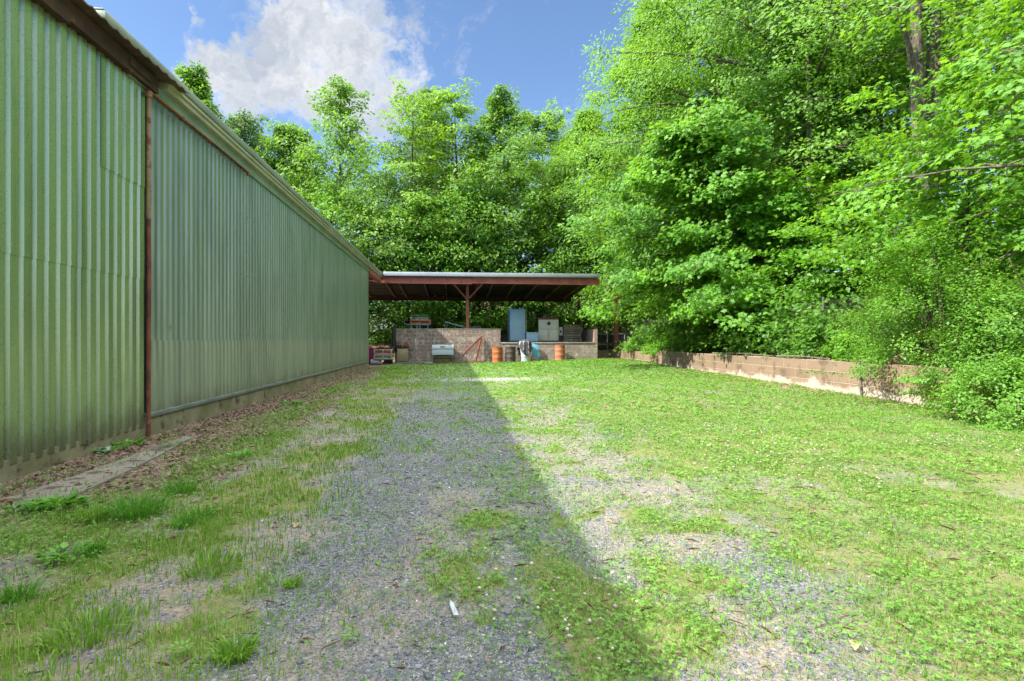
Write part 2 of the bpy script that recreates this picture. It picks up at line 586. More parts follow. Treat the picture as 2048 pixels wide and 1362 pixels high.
def bank_z(v, y):
    n = N1.fbm(v * .3 + 9, y * .3, 4) - .5
    right = .66 + .10 * np.clip(v, 0, 2) + .30 * np.clip(v - 1.8, 0, 22) - .02 * np.clip(v - 30, 0, 99) + .6 * n * sst(.5, 4, v)
    right = np.where(v > .08, right, -.8)
    back = np.where(y > 38.2, .9 + .17 * np.clip(y - 38.2, 0, 40) * sst(-20, 6, v + 10) + .3 * n, -.8)
    gate = sst(34.5, 36.5, y) * sst(6, 2, v)
    right = right * (1 - gate) + np.where(v > .08, .35, -.8) * gate * 1.0
    return np.maximum(right, back)


def litter_mat():
    m, nt, out = new_mat('woodland_floor')
    g = NG(nt)
    v = g.coord()
    v3 = g.voro(g.scale(v, (1, 1, .3)), 14)
    lc = g.ramp(g.sep(v3.outputs['Color'])[0], [(0, (.06, .035, .02)), (.4, (.16, .095, .06)), (.8, (.28, .19, .125)), (1, (.36, .27, .19))])
    col = g.mix(g.rng(g.noise(v, .8, 5), .5, .62), lc, (.05, .09, .02))
    col = g.mix(g.rng(g.noise(v, 2.2, 4), .55, .7), col, (.22, .13, .075))
    g.pbr(out, col, .95, 0, g.bump(g.noise(v, 30, 5), 1, .04), .15)
    return m


M['litter'] = litter_mat()
VX = np.concatenate([np.arange(-70, -2, 3.0), [-1.0, -.1, .06, .10, .3, .6], np.arange(1, 12, .35), np.arange(12, 90, 4.0)])
YY = np.concatenate([np.arange(-30, 4, 2.0), np.arange(4, 34, .4), np.arange(34, 37.9, .3), [38.15, 38.25], np.arange(38.6, 50, .5), np.arange(50, 130, 4.0)])
gv, gy = np.meshgrid(VX, YY)
bz = bank_z(gv.ravel(), gy.ravel())
i_ = (np.arange(len(YY) - 1)[:, None] * len(VX) + np.arange(len(VX) - 1)[None]).ravel()
keep = np.maximum.reduce([bz[i_], bz[i_ + 1], bz[i_ + len(VX)], bz[i_ + len(VX) + 1]]) > -.7
i_ = i_[keep]
hill = np_mesh('hillside', np.stack([gv.ravel() + wx(gy.ravel()), gy.ravel(), bz], 1),
               np.stack([i_, i_ + 1, i_ + len(VX) + 1, i_ + len(VX)], 1).ravel(), np.arange(len(i_)) * 4, M['litter'], smooth=True)
tag(hill, kind='structure')


def tz(x, y):
    z = float(bank_z(np.array([x - wx(y)]), np.array([y]))[0])
    return max(z, float(ground_z(x, y)))




# exposure settings used at the end
SUN_E, SKY_S, EXPO = 2.2, .06, 2.2
SKY_T = (.74, .82, .90)
CLOUD_L, CLOUD_D = (3.7, 3.7, 3.7), (2.0, 2.2, 2.5)
CLOUD_FILL = (16.5, 16.4, 16.2)  # radiance of the added overhead cloud that lifts the shade
# ------------------------------------------------------------------ building on the left
def siding_mat(name, a, b, metal, rough, rust_amt):
    m, nt, out = new_mat(name)
    g = NG(nt)
    v = g.coord()
    vs = g.scale(v, (1, 1, .12))
    col = g.mix(g.rng(g.noise(vs, 2.2, 6), .35, .66), a, b)
    f = g.noise(v, 55, 4)
    col = g.mix(.12, col, g.ramp(f, [(.3, .6), (.7, 1.0)]), 'MULTIPLY')
    pan = g.voro(g.comb(0, g.math('MULTIPLY', g.sep(v)[1], 1.1), 0), 1.0)
    col = g.mix(g.math('MULTIPLY', g.sep(pan.outputs['Color'])[0], .35), col, tuple(x * .7 for x in a))
    sm = g.rng(g.noise(g.scale(v, (1, .9, .4)), 1.1, 4, .55), .52, .72)
    col = g.mix(g.math('MULTIPLY', sm, .35), col, tuple(x * .55 for x in b))
    k = g.rng(g.noise(g.scale(v, (1, 1, .6)), 1.6, 4, .6), rust_amt, rust_amt + .08)
    col = g.mix(k, col, (.24, .15, .06))
    nrm = g.bump(g.noise(g.scale(v, (1, 1, .6)), 2.2, 2), .22, .02)
    spl = g.math('ADD', g.sep(v)[2], g.math('MULTIPLY', g.noise(g.scale(v, (1, 3, 1)), 1.5, 6, .7), -.9))
    col = g.mix(g.rng(spl, .12, -.28, 0, .55), col, (.13, .11, .065))
    dr = g.rng(g.noise(g.scale(v, (1, 7, .3)), 1.0, 2, .5), .52, .72)
    col = g.mix(g.math('MULTIPLY', dr, .45), col, tuple(x * .45 for x in b))
    yy_ = g.math('ABSOLUTE', g.math('SUBTRACT', g.math('FRACT', g.math('DIVIDE', g.math('ADD', g.sep(v)[1], 20.04), .306)), .5))
    zz_ = g.math('ABSOLUTE', g.math('SUBTRACT', g.math('FRACT', g.math('DIVIDE', g.math('ADD', g.sep(v)[2], .35), 1.17)), .5))
    scr = g.math('MULTIPLY', g.math('LESS_THAN', yy_, .028), g.math('LESS_THAN', zz_, .0075))
    col = g.mix(g.math('MULTIPLY', scr, .8), col, (.09, .08, .06))
    g.pbr(out, col, g.rng(f, .2, .8, rough - .06, rough + .12), metal, nrm, .5)
    return m


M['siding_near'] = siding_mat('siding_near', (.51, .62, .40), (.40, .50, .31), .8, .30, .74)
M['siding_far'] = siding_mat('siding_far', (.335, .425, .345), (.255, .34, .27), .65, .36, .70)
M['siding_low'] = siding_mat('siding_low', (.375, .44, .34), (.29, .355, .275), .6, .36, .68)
M['galv_trim'] = paint('galv_trim', (.21, .25, .22), (.15, .18, .16), 2, .6, .3, (.14, .11, .06), .6)
M['trim_green'] = paint('trim_green', (.32, .42, .33), (.25, .33, .27), 2, .5, .3)
M['trim_cream'] = paint('trim_cream', (.50, .52, .38), (.42, .45, .33), 2, .5, .2)
M['concrete_moss'] = paint('concrete_moss', (.26, .24, .15), (.15, .15, .07), 1.6, .95, 0, (.075, .07, .045), .56, 22, .8)
M['concrete'] = paint('concrete', (.34, .32, .28), (.24, .22, .19), 2.5, .95, 0, (.14, .12, .09), .58, 30, .7)
M['rust'] = paint('rust', (.24, .085, .04), (.12, .045, .03), 4, .85, .1, (.38, .20, .08), .58, 40, .6)
M['pole_top'] = paint('pole_top', (.34, .25, .12), (.26, .17, .08), 4, .7, .1, (.24, .085, .04), .5, 40, .5)
M['board_brown'] = paint('board_brown', (.10, .05, .035), (.05, .028, .022), 3, .8, 0, (.20, .12, .07), .6, 30, .4)
M['roof_sheet'] = paint('roof_sheet', (.30, .36, .30), (.22, .27, .23), 1, .5, .4)
M['roof_rusty'] = paint('roof_rusty', (.20, .15, .11), (.13, .09, .07), 3, .7, .2)
M['red_paint'] = paint('red_paint', (.33, .105, .075), (.25, .075, .055), 2.5, .6, 0, (.15, .055, .035), .60, 30, .3)
M['red_dark'] = paint('red_dark', (.10, .045, .035), (.06, .03, .025), 2, .8)
M['metal_light'] = paint('metal_light', (.40, .44, .48), (.33, .37, .41), 1.5, .45, .3)
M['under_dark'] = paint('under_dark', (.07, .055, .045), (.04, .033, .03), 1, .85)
M['rafter'] = paint('rafter', (.26, .17, .12), (.19, .12, .085), 1, .8)
M['dark'] = paint('dark', (.03, .03, .032), (.018, .018, .02), 3, .7)

bld = empty('metal_building', (-4.08, 6, 0), 'long green corrugated metal building with low eaves along the gravel yard', 'building')
bld_w = bld.matrix_world
BO = Vector((-4.08, 6, 0))


def bpart(mb, name, mat, parent=None, bevel=0, off=None):
    """a part of the building given in world coordinates; sits in the frame of its parent"""
    o = mb.build(name, mat, None, bevel, origin=tuple(BO))
    o.parent = parent or bld
    o.location = (0, 0, 0)
    return o


def siding(y0, y1, z0, z1, per, dep, x0, jit=0.0, top=.54, slope=.12):
    prof = [(0, 0), (top * per, 0), ((top + slope) * per, -dep), ((1 - slope) * per, -dep)]
    ys = []
    y = y0
    while y < y1:
        for a, b in prof:
            if y + a <= y1: ys.append((y + a, x0 + b))
        y += per
    ys.append((y1, ys[-1][1]))
    mb = MB()
    n = len(ys)
    vs = []
    for yy, xx in ys: vs += [(xx, yy, z0), (xx, yy, z1), (x0 - dep - .012, yy, z0), (x0 - dep - .012, yy, z1)]
    fs = []
    for i in range(n - 1):
        a, b = 4 * i, 4 * i + 4
        fs += [(a, b, b + 1, a + 1), (a + 2, a + 3, b + 3, b + 2), (a + 1, b + 1, b + 3, a + 3), (a, a + 2, b + 2, b)]
    mb.add(vs, fs)
    return mb


XW = -4.055
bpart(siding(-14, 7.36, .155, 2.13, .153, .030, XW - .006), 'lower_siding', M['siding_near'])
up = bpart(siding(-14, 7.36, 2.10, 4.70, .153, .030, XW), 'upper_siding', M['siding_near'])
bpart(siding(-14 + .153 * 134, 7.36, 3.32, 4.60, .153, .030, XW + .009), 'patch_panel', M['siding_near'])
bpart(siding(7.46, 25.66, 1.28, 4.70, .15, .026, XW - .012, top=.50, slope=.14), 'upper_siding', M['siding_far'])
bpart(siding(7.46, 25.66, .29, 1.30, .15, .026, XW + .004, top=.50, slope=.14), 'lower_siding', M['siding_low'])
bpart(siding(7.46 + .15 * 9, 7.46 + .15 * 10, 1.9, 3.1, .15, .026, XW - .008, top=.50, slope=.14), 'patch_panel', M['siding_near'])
mb = MB()
mb.box(-24, XW - .065, -14.02, 25.60, -.4, 4.69)
bpart(mb, 'wall', M['trim_green'])
mb = MB().box(XW - .062, XW - .012, -14, 7.4, -.3, .20).box(XW - .062, XW + .002, 7.4, 25.7, -.3, .262)
bpart(mb, 'foundation', M['concrete_moss'])
mb = MB().box(XW - .06, XW + .022, 7.44, 19.2, .265, .33).box(XW - .06, XW + .018, 19.24, 25.68, .268, .325)
bpart(mb, 'base_trim', M['galv_trim'], bevel=.006)
# eave of the far half: flashing, gutter, drip edge
bpart(MB().box(XW - .04, XW + .022, 7.02, 25.7, 4.62, 4.79), 'flashing', M['trim_green'], bevel=.004)
mb = MB()
mb.box(XW - .04, -3.955, 7.75, 29.44, 4.793, 4.86).box(XW - .04, -3.925, 7.75, 29.44, 4.862, 4.915)
bpart(mb, 'gutter', M['trim_cream'], bevel=.006)
bpart(MB().box(-4.2, -3.905, 6.35, 29.46, 4.918, 5.03).box(-4.2, -3.93, 6.35, 29.46, 5.033, 5.06), 'drip_edge', M['roof_sheet'], bevel=.008)
bpart(MB().box(-4.22, -3.99, 25.72, 29.42, 4.52, 4.79), 'eave_beam', M['red_paint'], bevel=.006)
rf = MB()
for xa, za, xb, zb in ((-4.12, 5.05, -14, 6.5), (-14, 6.5, -24, 5.0)):
    rf.add([(xa, -14, za), (xb, -14, zb), (xb, 29.4, zb), (xa, 29.4, za), (xa, -14, za - .08), (xb, -14, zb - .08), (xb, 29.4, zb - .08), (xa, 29.4, za - .08)],
           [(0, 3, 2, 1), (4, 5, 6, 7), (0, 1, 5, 4), (1, 2, 6, 5), (2, 3, 7, 6), (3, 0, 4, 7)])
bpart(rf, 'roof', M['roof_sheet'])
# older corrugated roof edge and brown fascia over the near half
mb = MB()
ny = 330
vs = []
for i in range(ny + 1):
    y = -14 + 22.05 * i / ny
    w = .016 * math.sin(2 * math.pi * y / .20) + .012 * math.sin(y * 1.7)
    vs += [(-3.83 + .02 * math.sin(y * .9), y, 4.865 + w), (-6.5, y, 5.28 + w), (-3.83 + .02 * math.sin(y * .9), y, 4.88 + w), (-6.5, y, 5.296 + w)]
fs = []
for i in range(ny):
    a, b = 4 * i, 4 * i + 4
    fs += [(a, b, b + 1, a + 1), (a + 2, a + 3, b + 3, b + 2), (a, a + 2, b + 2, b)]
mb.add(vs, fs)
bpart(mb, 'roof_edge', M['roof_rusty'])
mb = MB().box(XW - .03, -3.965, -14, 5.9, 4.60, 4.845).box(XW - .03, -3.975, 5.905, 7.55, 4.64, 4.85).box(XW - .03, -3.95, 6.9, 7.35, 4.70, 4.80)
bpart(mb, 'fascia_board', M['board_brown'], bevel=.006)
# rusty pole and rail
mb = MB()
px_, pz_ = -3.985, 4.52
mb.tube([(px_, 7.33, -.05), (px_ - .004, 7.335, 1.0), (px_ + .006, 7.33, 2.2), (px_ - .004, 7.34, 2.9)], .026, 12)
pole = bpart(mb, 'pole', M['rust'])
mb = MB().tube([(px_ - .004, 7.34, 2.9), (px_, 7.335, pz_)], .029, 12).tube([(px_, 7.335, pz_ - .02), (px_, 7.335, pz_ + .05)], .042, 12)
bpart(mb, 'pole_sleeve', M['pole_top'], pole)
mb = MB().tube([(-3.99, 7.3, 4.585), (-3.985, 9.0, 4.588), (-3.99, 10.7, 4.585)], .022, 10)
mb.tube([(-3.99, 10.68, 4.60), (-3.99, 10.68, 4.53)], .03, 10).tube([(-3.99, 8.2, 4.61), (-3.99, 8.2, 4.56)], .034, 10)
bpart(mb, 'rail', M['rust'])

# concrete strip along the wall
c = [(20, 1008), (200, 945), (371, 881), (384, 884), (330, 915), (240, 962), (130, 1012), (30, 1040)]
q = [gp(a, b, .01) for a, b in c]
mb = MB()
n = len(q)
mb.add([(x, y, .022 + float(ground_z(x, y))) for x, y in q] + [(x, y, -.12) for x, y in q],
       [tuple(range(n))[::-1]] + [(i, (i + 1) % n, n + (i + 1) % n, n + i) for i in range(n)])
M['slab_dusty'] = paint('slab_dusty', (.25, .23, .20), (.17, .155, .13), 2.2, .95, 0, (.10, .08, .06), .52, 30, .7)
o = mb.build('path', M['slab_dusty'])
tag(o, kind='structure')

# ------------------------------------------------------------------ retaining wall and fences
def block_mat(name, c1, c2, mortar, bw, bh, stain, stain_lo, white=0.0, moss=0.0, ratio_m=.012):
    m, nt, out = new_mat(name)
    g = NG(nt)
    v = g.coord()
    s = g.sep(v)
    uv = g.comb(g.math('ADD', s[0], s[1]), s[2], 0)
    b = g.n('ShaderNodeTexBrick')
    g.l(uv, b.inputs['Vector'])
    b.inputs['Scale'].default_value = 1
    b.inputs['Brick Width'].default_value = bw; b.inputs['Row Height'].default_value = bh
    b.inputs['Mortar Size'].default_value = ratio_m; b.inputs['Mortar Smooth'].default_value = .3
    b.inputs['Color1'].default_value = (*c1, 1); b.inputs['Color2'].default_value = (*c2, 1); b.inputs['Mortar'].default_value = (*mortar, 1)
    n1 = g.noise(v, 1.9, 8, .7); n2 = g.noise(v, 6 if white >= .5 else 14, 6, .7)
    col = g.mix(g.math('MULTIPLY', g.rng(n1, stain_lo, stain_lo + .16), .85), b.outputs['Color'], g.mix(n2, stain, tuple(x * .4 for x in stain)))
    col = g.mix(g.rng(n2, .52, .60), col, tuple(x * .35 for x in c1)) if white >= .5 else g.mix(g.math('MULTIPLY', g.rng(n2, .5, .7), .5), col, tuple(x * .5 for x in c1))
    if white:
        band = g.math('ADD', g.math('MULTIPLY', g.math('SUBTRACT', .30, s[2]), 2.2), g.math('MULTIPLY', g.math('SUBTRACT', g.noise(v, 1.1, 9, .72), .5), 2.6)) if white < .5 else g.math('ADD', g.math('SUBTRACT', n1, .5), g.math('MULTIPLY', g.noise(v, 6, 5), .9))
        k = g.rng(band, .15, .5) if white < .5 else g.rng(band, .42, .58, 0, .75)
        col = g.mix(k, col, g.mix(n2, (.58, .52, .43), (.36, .30, .24)))
    if moss:
        k = g.math('MULTIPLY', g.rng(g.math('ADD', n1, g.math('MULTIPLY', s[2], -.12)), .46, .58), moss)
        col = g.mix(k, col, (.14, .16, .07))
    if white >= .5:
        bl = g.noise(v, 3.3, 7, .72)
        col = g.mix(g.rng(bl, .46, .56, 0, .8), col, g.mix(n1, (.20, .14, .115), (.33, .25, .21)))
        col = g.mix(g.rng(g.noise(g.scale(v, (1, 1, .5)), 2.6, 9, .75), .57, .62, 0, .8), col, (.52, .50, .46))
    h = g.math('ADD', g.math('MULTIPLY', b.outputs['Fac'], -1.0), g.math('MULTIPLY', n2, .8))
    g.pbr(out, col, .92, 0, g.bump(h, .7, .012), .2)
    return m


M['cmu_red'] = block_mat('cmu_red', (.275, .20, .14), (.235, .17, .12), (.37, .31, .24), 1.15, .262, (.19, .135, .095), .50, .2)
M['cmu_dirty'] = block_mat('cmu_dirty', (.225, .175, .15), (.135, .11, .098), (.38, .355, .33), .42, .213, (.25, .115, .07), .56, .6, 0, .014)
M['cmu_moss'] = block_mat('cmu_moss', (.32, .30, .255), (.22, .20, .17), (.40, .38, .34), .42, .213, (.22, .13, .085), .58, .6, .7, .014)
M['cmu_pink'] = block_mat('cmu_pink', (.36, .25, .21), (.30, .20, .17), (.34, .29, .26), .42, .213, (.20, .11, .08), .55)

rw = empty('retaining_wall', (9.6, 16, 0), 'low reddish block retaining wall with white stained foot along the right side', 'wall')


def wall_run(pts, h0, h1, th, name, mat):
    vs, fs = [], []
    for i, (y, x) in enumerate(pts):
        t = i / (len(pts) - 1)
        h = h0 + (h1 - h0) * t + .012 * math.sin(i * 2.1)
        vs += [(x - 9.6, y - 16, -.35), (x - 9.6, y - 16, h), (x + th - 9.6, y - 16, h), (x + th - 9.6, y - 16, -.35)]
    for i in range(len(pts) - 1):
        a, b = 4 * i, 4 * i + 4
        fs += [(a, a + 1, b + 1, b), (a + 1, a + 2, b + 2, b + 1), (a + 2, a + 3, b + 3, b + 2)]
    fs += [(0, 3, 2, 1), (4 * (len(pts) - 1) + 0, 4 * (len(pts) - 1) + 1, 4 * (len(pts) - 1) + 2, 4 * (len(pts) - 1) + 3)]
    return MB().add(vs, fs).build(name, mat, rw)


ys = [3.0] + list(np.arange(4, 24.01, 1.0))
wall_run([(y, float(wx(y)) - .10) for y in ys], .755, .80, .22, 'wall', M['cmu_red'])
wall_run([(y, float(wx(y)) - .10) for y in (24.05, 26, 28, 30, 32, 33)], .72, .70, .22, 'wall', M['cmu_red'])
# return leg of the retaining wall, across the back beside the loading dock
MB().box(8.62 - 9.6, 10.05 - 9.6, 33.0 - 16, 33.2 - 16, -.3, .66).build('return_wall', M['cmu_pink'], rw)

vine = MB()
yv = 11.05
xv = float(wx(yv)) - .125
for k in range(3):
    pts = [(xv - .01 + .0 * k, yv + .03 * k + .05 * math.sin(2.2 * t + k), .82 - .80 * t) for t in np.linspace(0, 1, 9)]
    vine.tube([(xv + .25, yv + .04 * k, .86)] + pts, [.016 + .008 * (k == 1)] * 10, 6)
o = vine.build('vine_stem', M['bark_pale'], origin=(xv, yv, 0))
tag(o, 'bare brown vine stems hanging down the face of the reddish retaining wall', 'vine')

M['galv'] = paint('galv', (.42, .44, .44), (.32, .34, .34), 3, .5, .5)
M['galv_old'] = paint('galv_old', (.15, .14, .125), (.09, .085, .08), 3, .7, .3)
M['slats'] = paint('slats', (.035, .045, .05), (.025, .03, .036), 3, .6)
M['slat_grey'] = paint('slat_grey', (.26, .28, .29), (.20, .22, .23), 3, .6)


def chain_link(p0, p1, z0, z1, h, pitch=.075, r=.0016):
    """woven wire between two posts"""
    mb = MB()
    p0, p1 = np.array(p0), np.array(p1)
    L = float(np.linalg.norm(p1 - p0))
    n = int((L + h) / pitch)
    for s in (1, -1):
        for i in range(n):
            a = i * pitch - (h if s > 0 else 0)
            u0, w0, u1, w1 = a, 0.0, a + h * 1.0, h
            if s < 0: u0, w0, u1, w1 = a, 0.0, a - h, h
            def clip(u0, w0, u1, w1):
                d = u1 - u0
                t0, t1 = 0.0, 1.0
                if d > 0: t0, t1 = max(t0, -u0 / d), min(t1, (L - u0) / d)
                else: t0, t1 = max(t0, (L - u0) / d), min(t1, -u0 / d)
                return t0, t1
            t0, t1 = clip(u0, w0, u1, w1)
            if t1 - t0 < .03: continue
            pts = []
            for t in (t0, t1):
                u = u0 + (u1 - u0) * t; w = w0 + (w1 - w0) * t
                p = p0 + (p1 - p0) * u / L
                pts.append((p[0], p[1], z0 + (z1 - z0) * u / L + w))
            mb.tube(pts, r, 3, False)
    return mb


fe = empty('chain_link_fence', (11, 14, .8), 'old chain link fence with grey posts on the bank above the retaining wall', 'fence')
FO = Vector((11, 14, .8))
fy = [5.5, 8.4, 11.3, 14.4, 17.6, 20.8, 24.0, 27.2, 30.4]
fp = [(float(wx(y)) + 1.25, y) for y in fy]
fz = [tz(*p) for p in fp]
for i, ((x, y), z) in enumerate(zip(fp, fz)):
    mb = MB().tube([(x, y, z - .3), (x, y, z + 1.78)], .036, 10).lathe([(.036, z + 1.78), (.03, z + 1.81), (.008, z + 1.825)], x, y, 10)
    o = mb.build('post', M['galv_old'], fe, origin=tuple(FO)); o.location = (0, 0, 0)
mb = MB()
for a, b, za, zb in zip(fp, fp[1:], fz, fz[1:]):
    c_ = chain_link(a, b, za + .04, zb + .04, 1.68)
    mb.add(c_.v, c_.f)
o = mb.build('wire_mesh', M['galv_old'], fe, origin=tuple(FO)); o.location = (0, 0, 0)

# slatted fence and gate panels behind, between the dock and the right corner
sf = empty('slatted_fence', (9.8, 36.2, .3), 'dark slatted fence with galvanised posts and barbed wire arms behind the red post', 'fence')
SO = Vector((9.8, 36.2, .3))
def sfp(mb, name, mat):
    o = mb.build(name, mat, sf, origin=tuple(SO)); o.location = (0, 0, 0); return o
x0_, x1_, x2_, x3_ = 8.6, at(1215, 0, 36.2)[0], at(1249, 0, 36.2)[0], at(1296, 0, 36.2)[0]
ztop = at(1215, 668, 36.2)[1]
for xa, xb, mat in ((x0_, x1_, 'slats'), (x1_, x2_, 'slats'), (x2_, x3_ + .9, 'slat_grey')):
    mb = MB()
    xx = xa + .05
    while xx < xb - .06:
        mb.box(xx, xx + .062, 36.19, 36.215, .25, ztop - .05); xx += .078
    sfp(mb, 'slat_panel', M[mat])
for xx in (x0_, x1_, x2_, x3_, x3_ + .9):
    o = sfp(MB().tube([(xx, 36.16, .0), (xx, 36.16, ztop + .06)], .032, 10), 'post', M['galv'])
    a = MB().bar((xx, 36.16, ztop + .05), (xx + .26, 36.05, ztop + .36), .03, .02).build('barb_arm', M['galv'], o, origin=tuple(SO)); a.location = (0, 0, 0)
sfp(MB().tube([(x0_, 36.16, ztop), (x3_ + .9, 36.16, ztop)], .02, 8), 'top_rail', M['galv'])

# ------------------------------------------------------------------ block platform and loading dock
YB = 30.2
XL, XM, XR = at(790, 700, YB)[0], at(1001, 700, YB)[0], at(1195, 700, YB)[0]
ZT, ZD = 1.93, 1.20
pf = empty('block_platform', (0, YB, 0), 'tall stained block platform wall with white scuffs under the left half of the shed', 'wall')
mb = MB().box(XL, XM, YB, 37.4, -.4, ZT).build('block_wall', M['cmu_dirty'], pf, origin=(0, YB, 0)); mb.location = (0, 0, 0)
mb = MB().box(XL - .01, XM + .012, YB - .015, 37.3, ZT + .003, ZT + .05).build('cap', M['concrete'], pf, origin=(0, YB, 0), bevel=.01); mb.location = (0, 0, 0)
mb = MB().box(XL + .35, XM + .01, YB - .02, YB - .001, -.02, .10).build('footing', M['cmu_moss'], pf, origin=(0, YB, 0)); mb.location = (0, 0, 0)
dk = empty('loading_dock', (6, YB, 0), 'lower mossy block loading dock with concrete top under the right half of the shed', 'loading dock')
def dkp(mb, name, mat, bevel=0):
    o = mb.build(name, mat, dk, bevel, origin=(6, YB, 0)); o.location = (0, 0, 0); return o
dkp(MB().box(XM + .004, XR, YB + .01, 37.4, -.4, ZD - .09), 'block_wall', M['cmu_moss'])
dkp(MB().box(XM + .004, XR - .20, YB - .02, 37.38, ZD - .087, ZD), 'slab', M['concrete'], .012)
dkp(MB().box(XR - .195, XR + .0, YB + .004, 35.8, ZD - .086, 1.98), 'side_wall', M['cmu_pink'])
dkp(MB().box(XM + .02, XR - .2, 36.9, 37.1, ZD + .004, 1.75), 'back_wall', M['cmu_pink'])
# broken footing rubble along the dock
dkp(MB().box(XM + .2, XR - .3, YB - .10, YB - .022, -.02, .08), 'footing', M['cmu_moss'], .01)

# ------------------------------------------------------------------ open shed
sh = empty('open_shed', (2.2, 30, 0), 'open sided red steel shed with flat roof at the far end of the yard', 'shed')
SH = Vector((2.2, 30, 0))
def shp(mb, name, mat, bevel=0, parent=None):
    o = mb.build(name, mat, None, bevel, origin=tuple(SH)); o.parent = parent or sh; o.location = (0, 0, 0); return o
YF, YK = 29.5, 37.6
XS0, XS1 = -8.0, at(1200, 548, YF)[0]
zf0, zk0 = 4.97, 4.38
def roofz(y): return zf0 + (zk0 - zf0) * (y - YF) / (YK - YF)
mb = MB()
mb.add([(XS0, YF, zf0), (XS1, YF, zf0 + .03), (XS1, YK, zk0 + .03), (XS0, YK, zk0), (XS0, YF, zf0 + .06), (XS1, YF, zf0 + .09), (XS1, YK, zk0 + .09), (XS0, YK, zk0 + .06)],
       [(0, 3, 2, 1), (4, 5, 6, 7), (0, 1, 5, 4), (1, 2, 6, 5), (2, 3, 7, 6), (3, 0, 4, 7)])
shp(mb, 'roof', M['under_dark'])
shp(MB().bar((-3.88, YF - .03, 5.01), (XS1 + .03, YF - .03, 5.06), .05, .22), 'fascia', M['metal_light'], .008)
def ibeam(x0, x1, y, z0, z1, w=.16):
    return MB().box(x0, x1, y - .012, y + .012, z0 + .02, z1 - .02).box(x0, x1, y - w / 2, y + w / 2, z0, z0 + .018).box(x0, x1, y - w / 2, y + w / 2, z1 - .018, z1)
XPc = at(935, 620, 30.3)[0]
shp(ibeam(-8.0, XPc + .24, YF + .10, 4.50, 4.88), 'beam', M['red_paint'])
shp(ibeam(XPc + .25, XS1, YF + .10, 4.545, 4.925), 'beam', M['red_paint'])
shp(ibeam(-8.0, XS1, 36.9, 4.10, 4.40), 'beam', M['red_dark'])
for px in (640, 700, 762, 790, 845, 890, 958, 990, 1038, 1085, 1135, 1180):
    x = at(px, 570, YF)[0] if px > 0 else 0
    shp(MB().bar((x, YF + .2, roofz(YF + .2) - .08), (x, YK - .1, roofz(YK - .1) - .08), .07, .15), 'rafter', M['rafter'])
for k in range(6):
    y = YF + .9 + k * 1.25
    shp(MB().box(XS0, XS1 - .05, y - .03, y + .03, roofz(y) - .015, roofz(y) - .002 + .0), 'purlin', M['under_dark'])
# posts and braces
def ipost(x, y, z0, z1, w=.17):
    return MB().box(x - w / 2, x + w / 2, y - w / 2, y - w / 2 + .016, z0, z1).box(x - w / 2, x + w / 2, y + w / 2 - .016, y + w / 2, z0, z1).box(x - .01, x + .01, y - w / 2 + .016, y + w / 2 - .016, z0, z1)
shp(ipost(XPc, YF + .95, ZT + .05, 4.82), 'post', M['red_paint'])
shp(MB().box(XPc - .07, XPc + .07, YF + .12, YF + 1.0, 4.50, 4.80), 'bracket', M['red_paint'])
for s in (-1, 1):
    shp(MB().bar((XPc + s * .09, YF + .8, 3.75), (XPc + s * .82, YF + .14, 4.52), .07, .07), 'brace', M['red_paint'])
xpr = at(1233, 700, 32.6)[0]
shp(ipost(xpr, 32.7, .3, 4.82, .24), 'post', M['red_paint'])
XPb = at(936, 620, 36.9)[0]
shp(ipost(XPb, 36.9, ZT + .0, 4.12, .18), 'post', M['red_dark'])
for s in (-1, 1):
    shp(MB().bar((XPb + s * .09, 36.9, 3.35), (XPb + s * .95, 36.9, 4.15), .07, .07), 'brace', M['red_dark'])
xp2 = at(1158, 620, 36.4)[0]
shp(ipost(xp2, 36.4, .1, 4.2, .2), 'post', M['red_dark'])
# ------------------------------------------------------------------ things under and in front of the shed
M['drum_orange'] = paint('drum_orange', (.46, .165, .06), (.36, .11, .04), 3, .5, 0, (.27, .10, .045), .54, 30, .2, True)
M['drum_faded'] = paint('drum_faded', (.48, .21, .11), (.40, .12, .065), 2.2, .55, 0, (.62, .38, .25), .54, 30, .2, True)
M['drum_dark'] = paint('drum_dark', (.10, .075, .065), (.065, .05, .045), 3, .6, .1, (.30, .26, .24), .64, 30, .2, True)
M['white_plastic'] = paint('white_plastic', (.58, .63, .68), (.50, .56, .62), 2, .45)
M['blue_cab'] = paint('blue_cab', (.30, .46, .60), (.25, .40, .55), 1.2, .45, 0, (.22, .16, .12), .72, 20, .1)
M['blue_side'] = paint('blue_side', (.15, .22, .34), (.11, .17, .28), 1.4, .5, 0, (.2, .12, .08), .7)
M['blue_bright'] = paint('blue_bright', (.10, .38, .52), (.08, .30, .44), 2, .5)
M['beige_cab'] = paint('beige_cab', (.52, .52, .44), (.44, .44, .37), 1.6, .5, 0, (.30, .20, .11), .68, 20, .1, True)
M['grey_box'] = paint('grey_box', (.50, .52, .50), (.42, .44, .42), 2, .5)
M['wood_grey'] = paint('wood_grey', (.30, .255, .20), (.20, .17, .135), 5, .9, 0, None, .5, 30, .5)
M['wood_tan'] = paint('wood_tan', (.40, .32, .21), (.28, .22, .15), 5, .9, 0, None, .5, 30, .5)
M['wood_green'] = paint('wood_green', (.16, .27, .17), (.11, .19, .12), 5, .85, 0, (.25, .22, .17), .56)
M['brick_orange'] = paint('brick_orange', (.45, .18, .09), (.33, .12, .06), 6, .9, 0, (.50, .33, .22), .6)
M['wood_white'] = paint('wood_white', (.52, .48, .40), (.38, .34, .28), 5, .85)
M['steel_blue'] = paint('steel_blue', (.26, .31, .36), (.18, .22, .26), 3, .55, .3, (.16, .09, .06), .66)
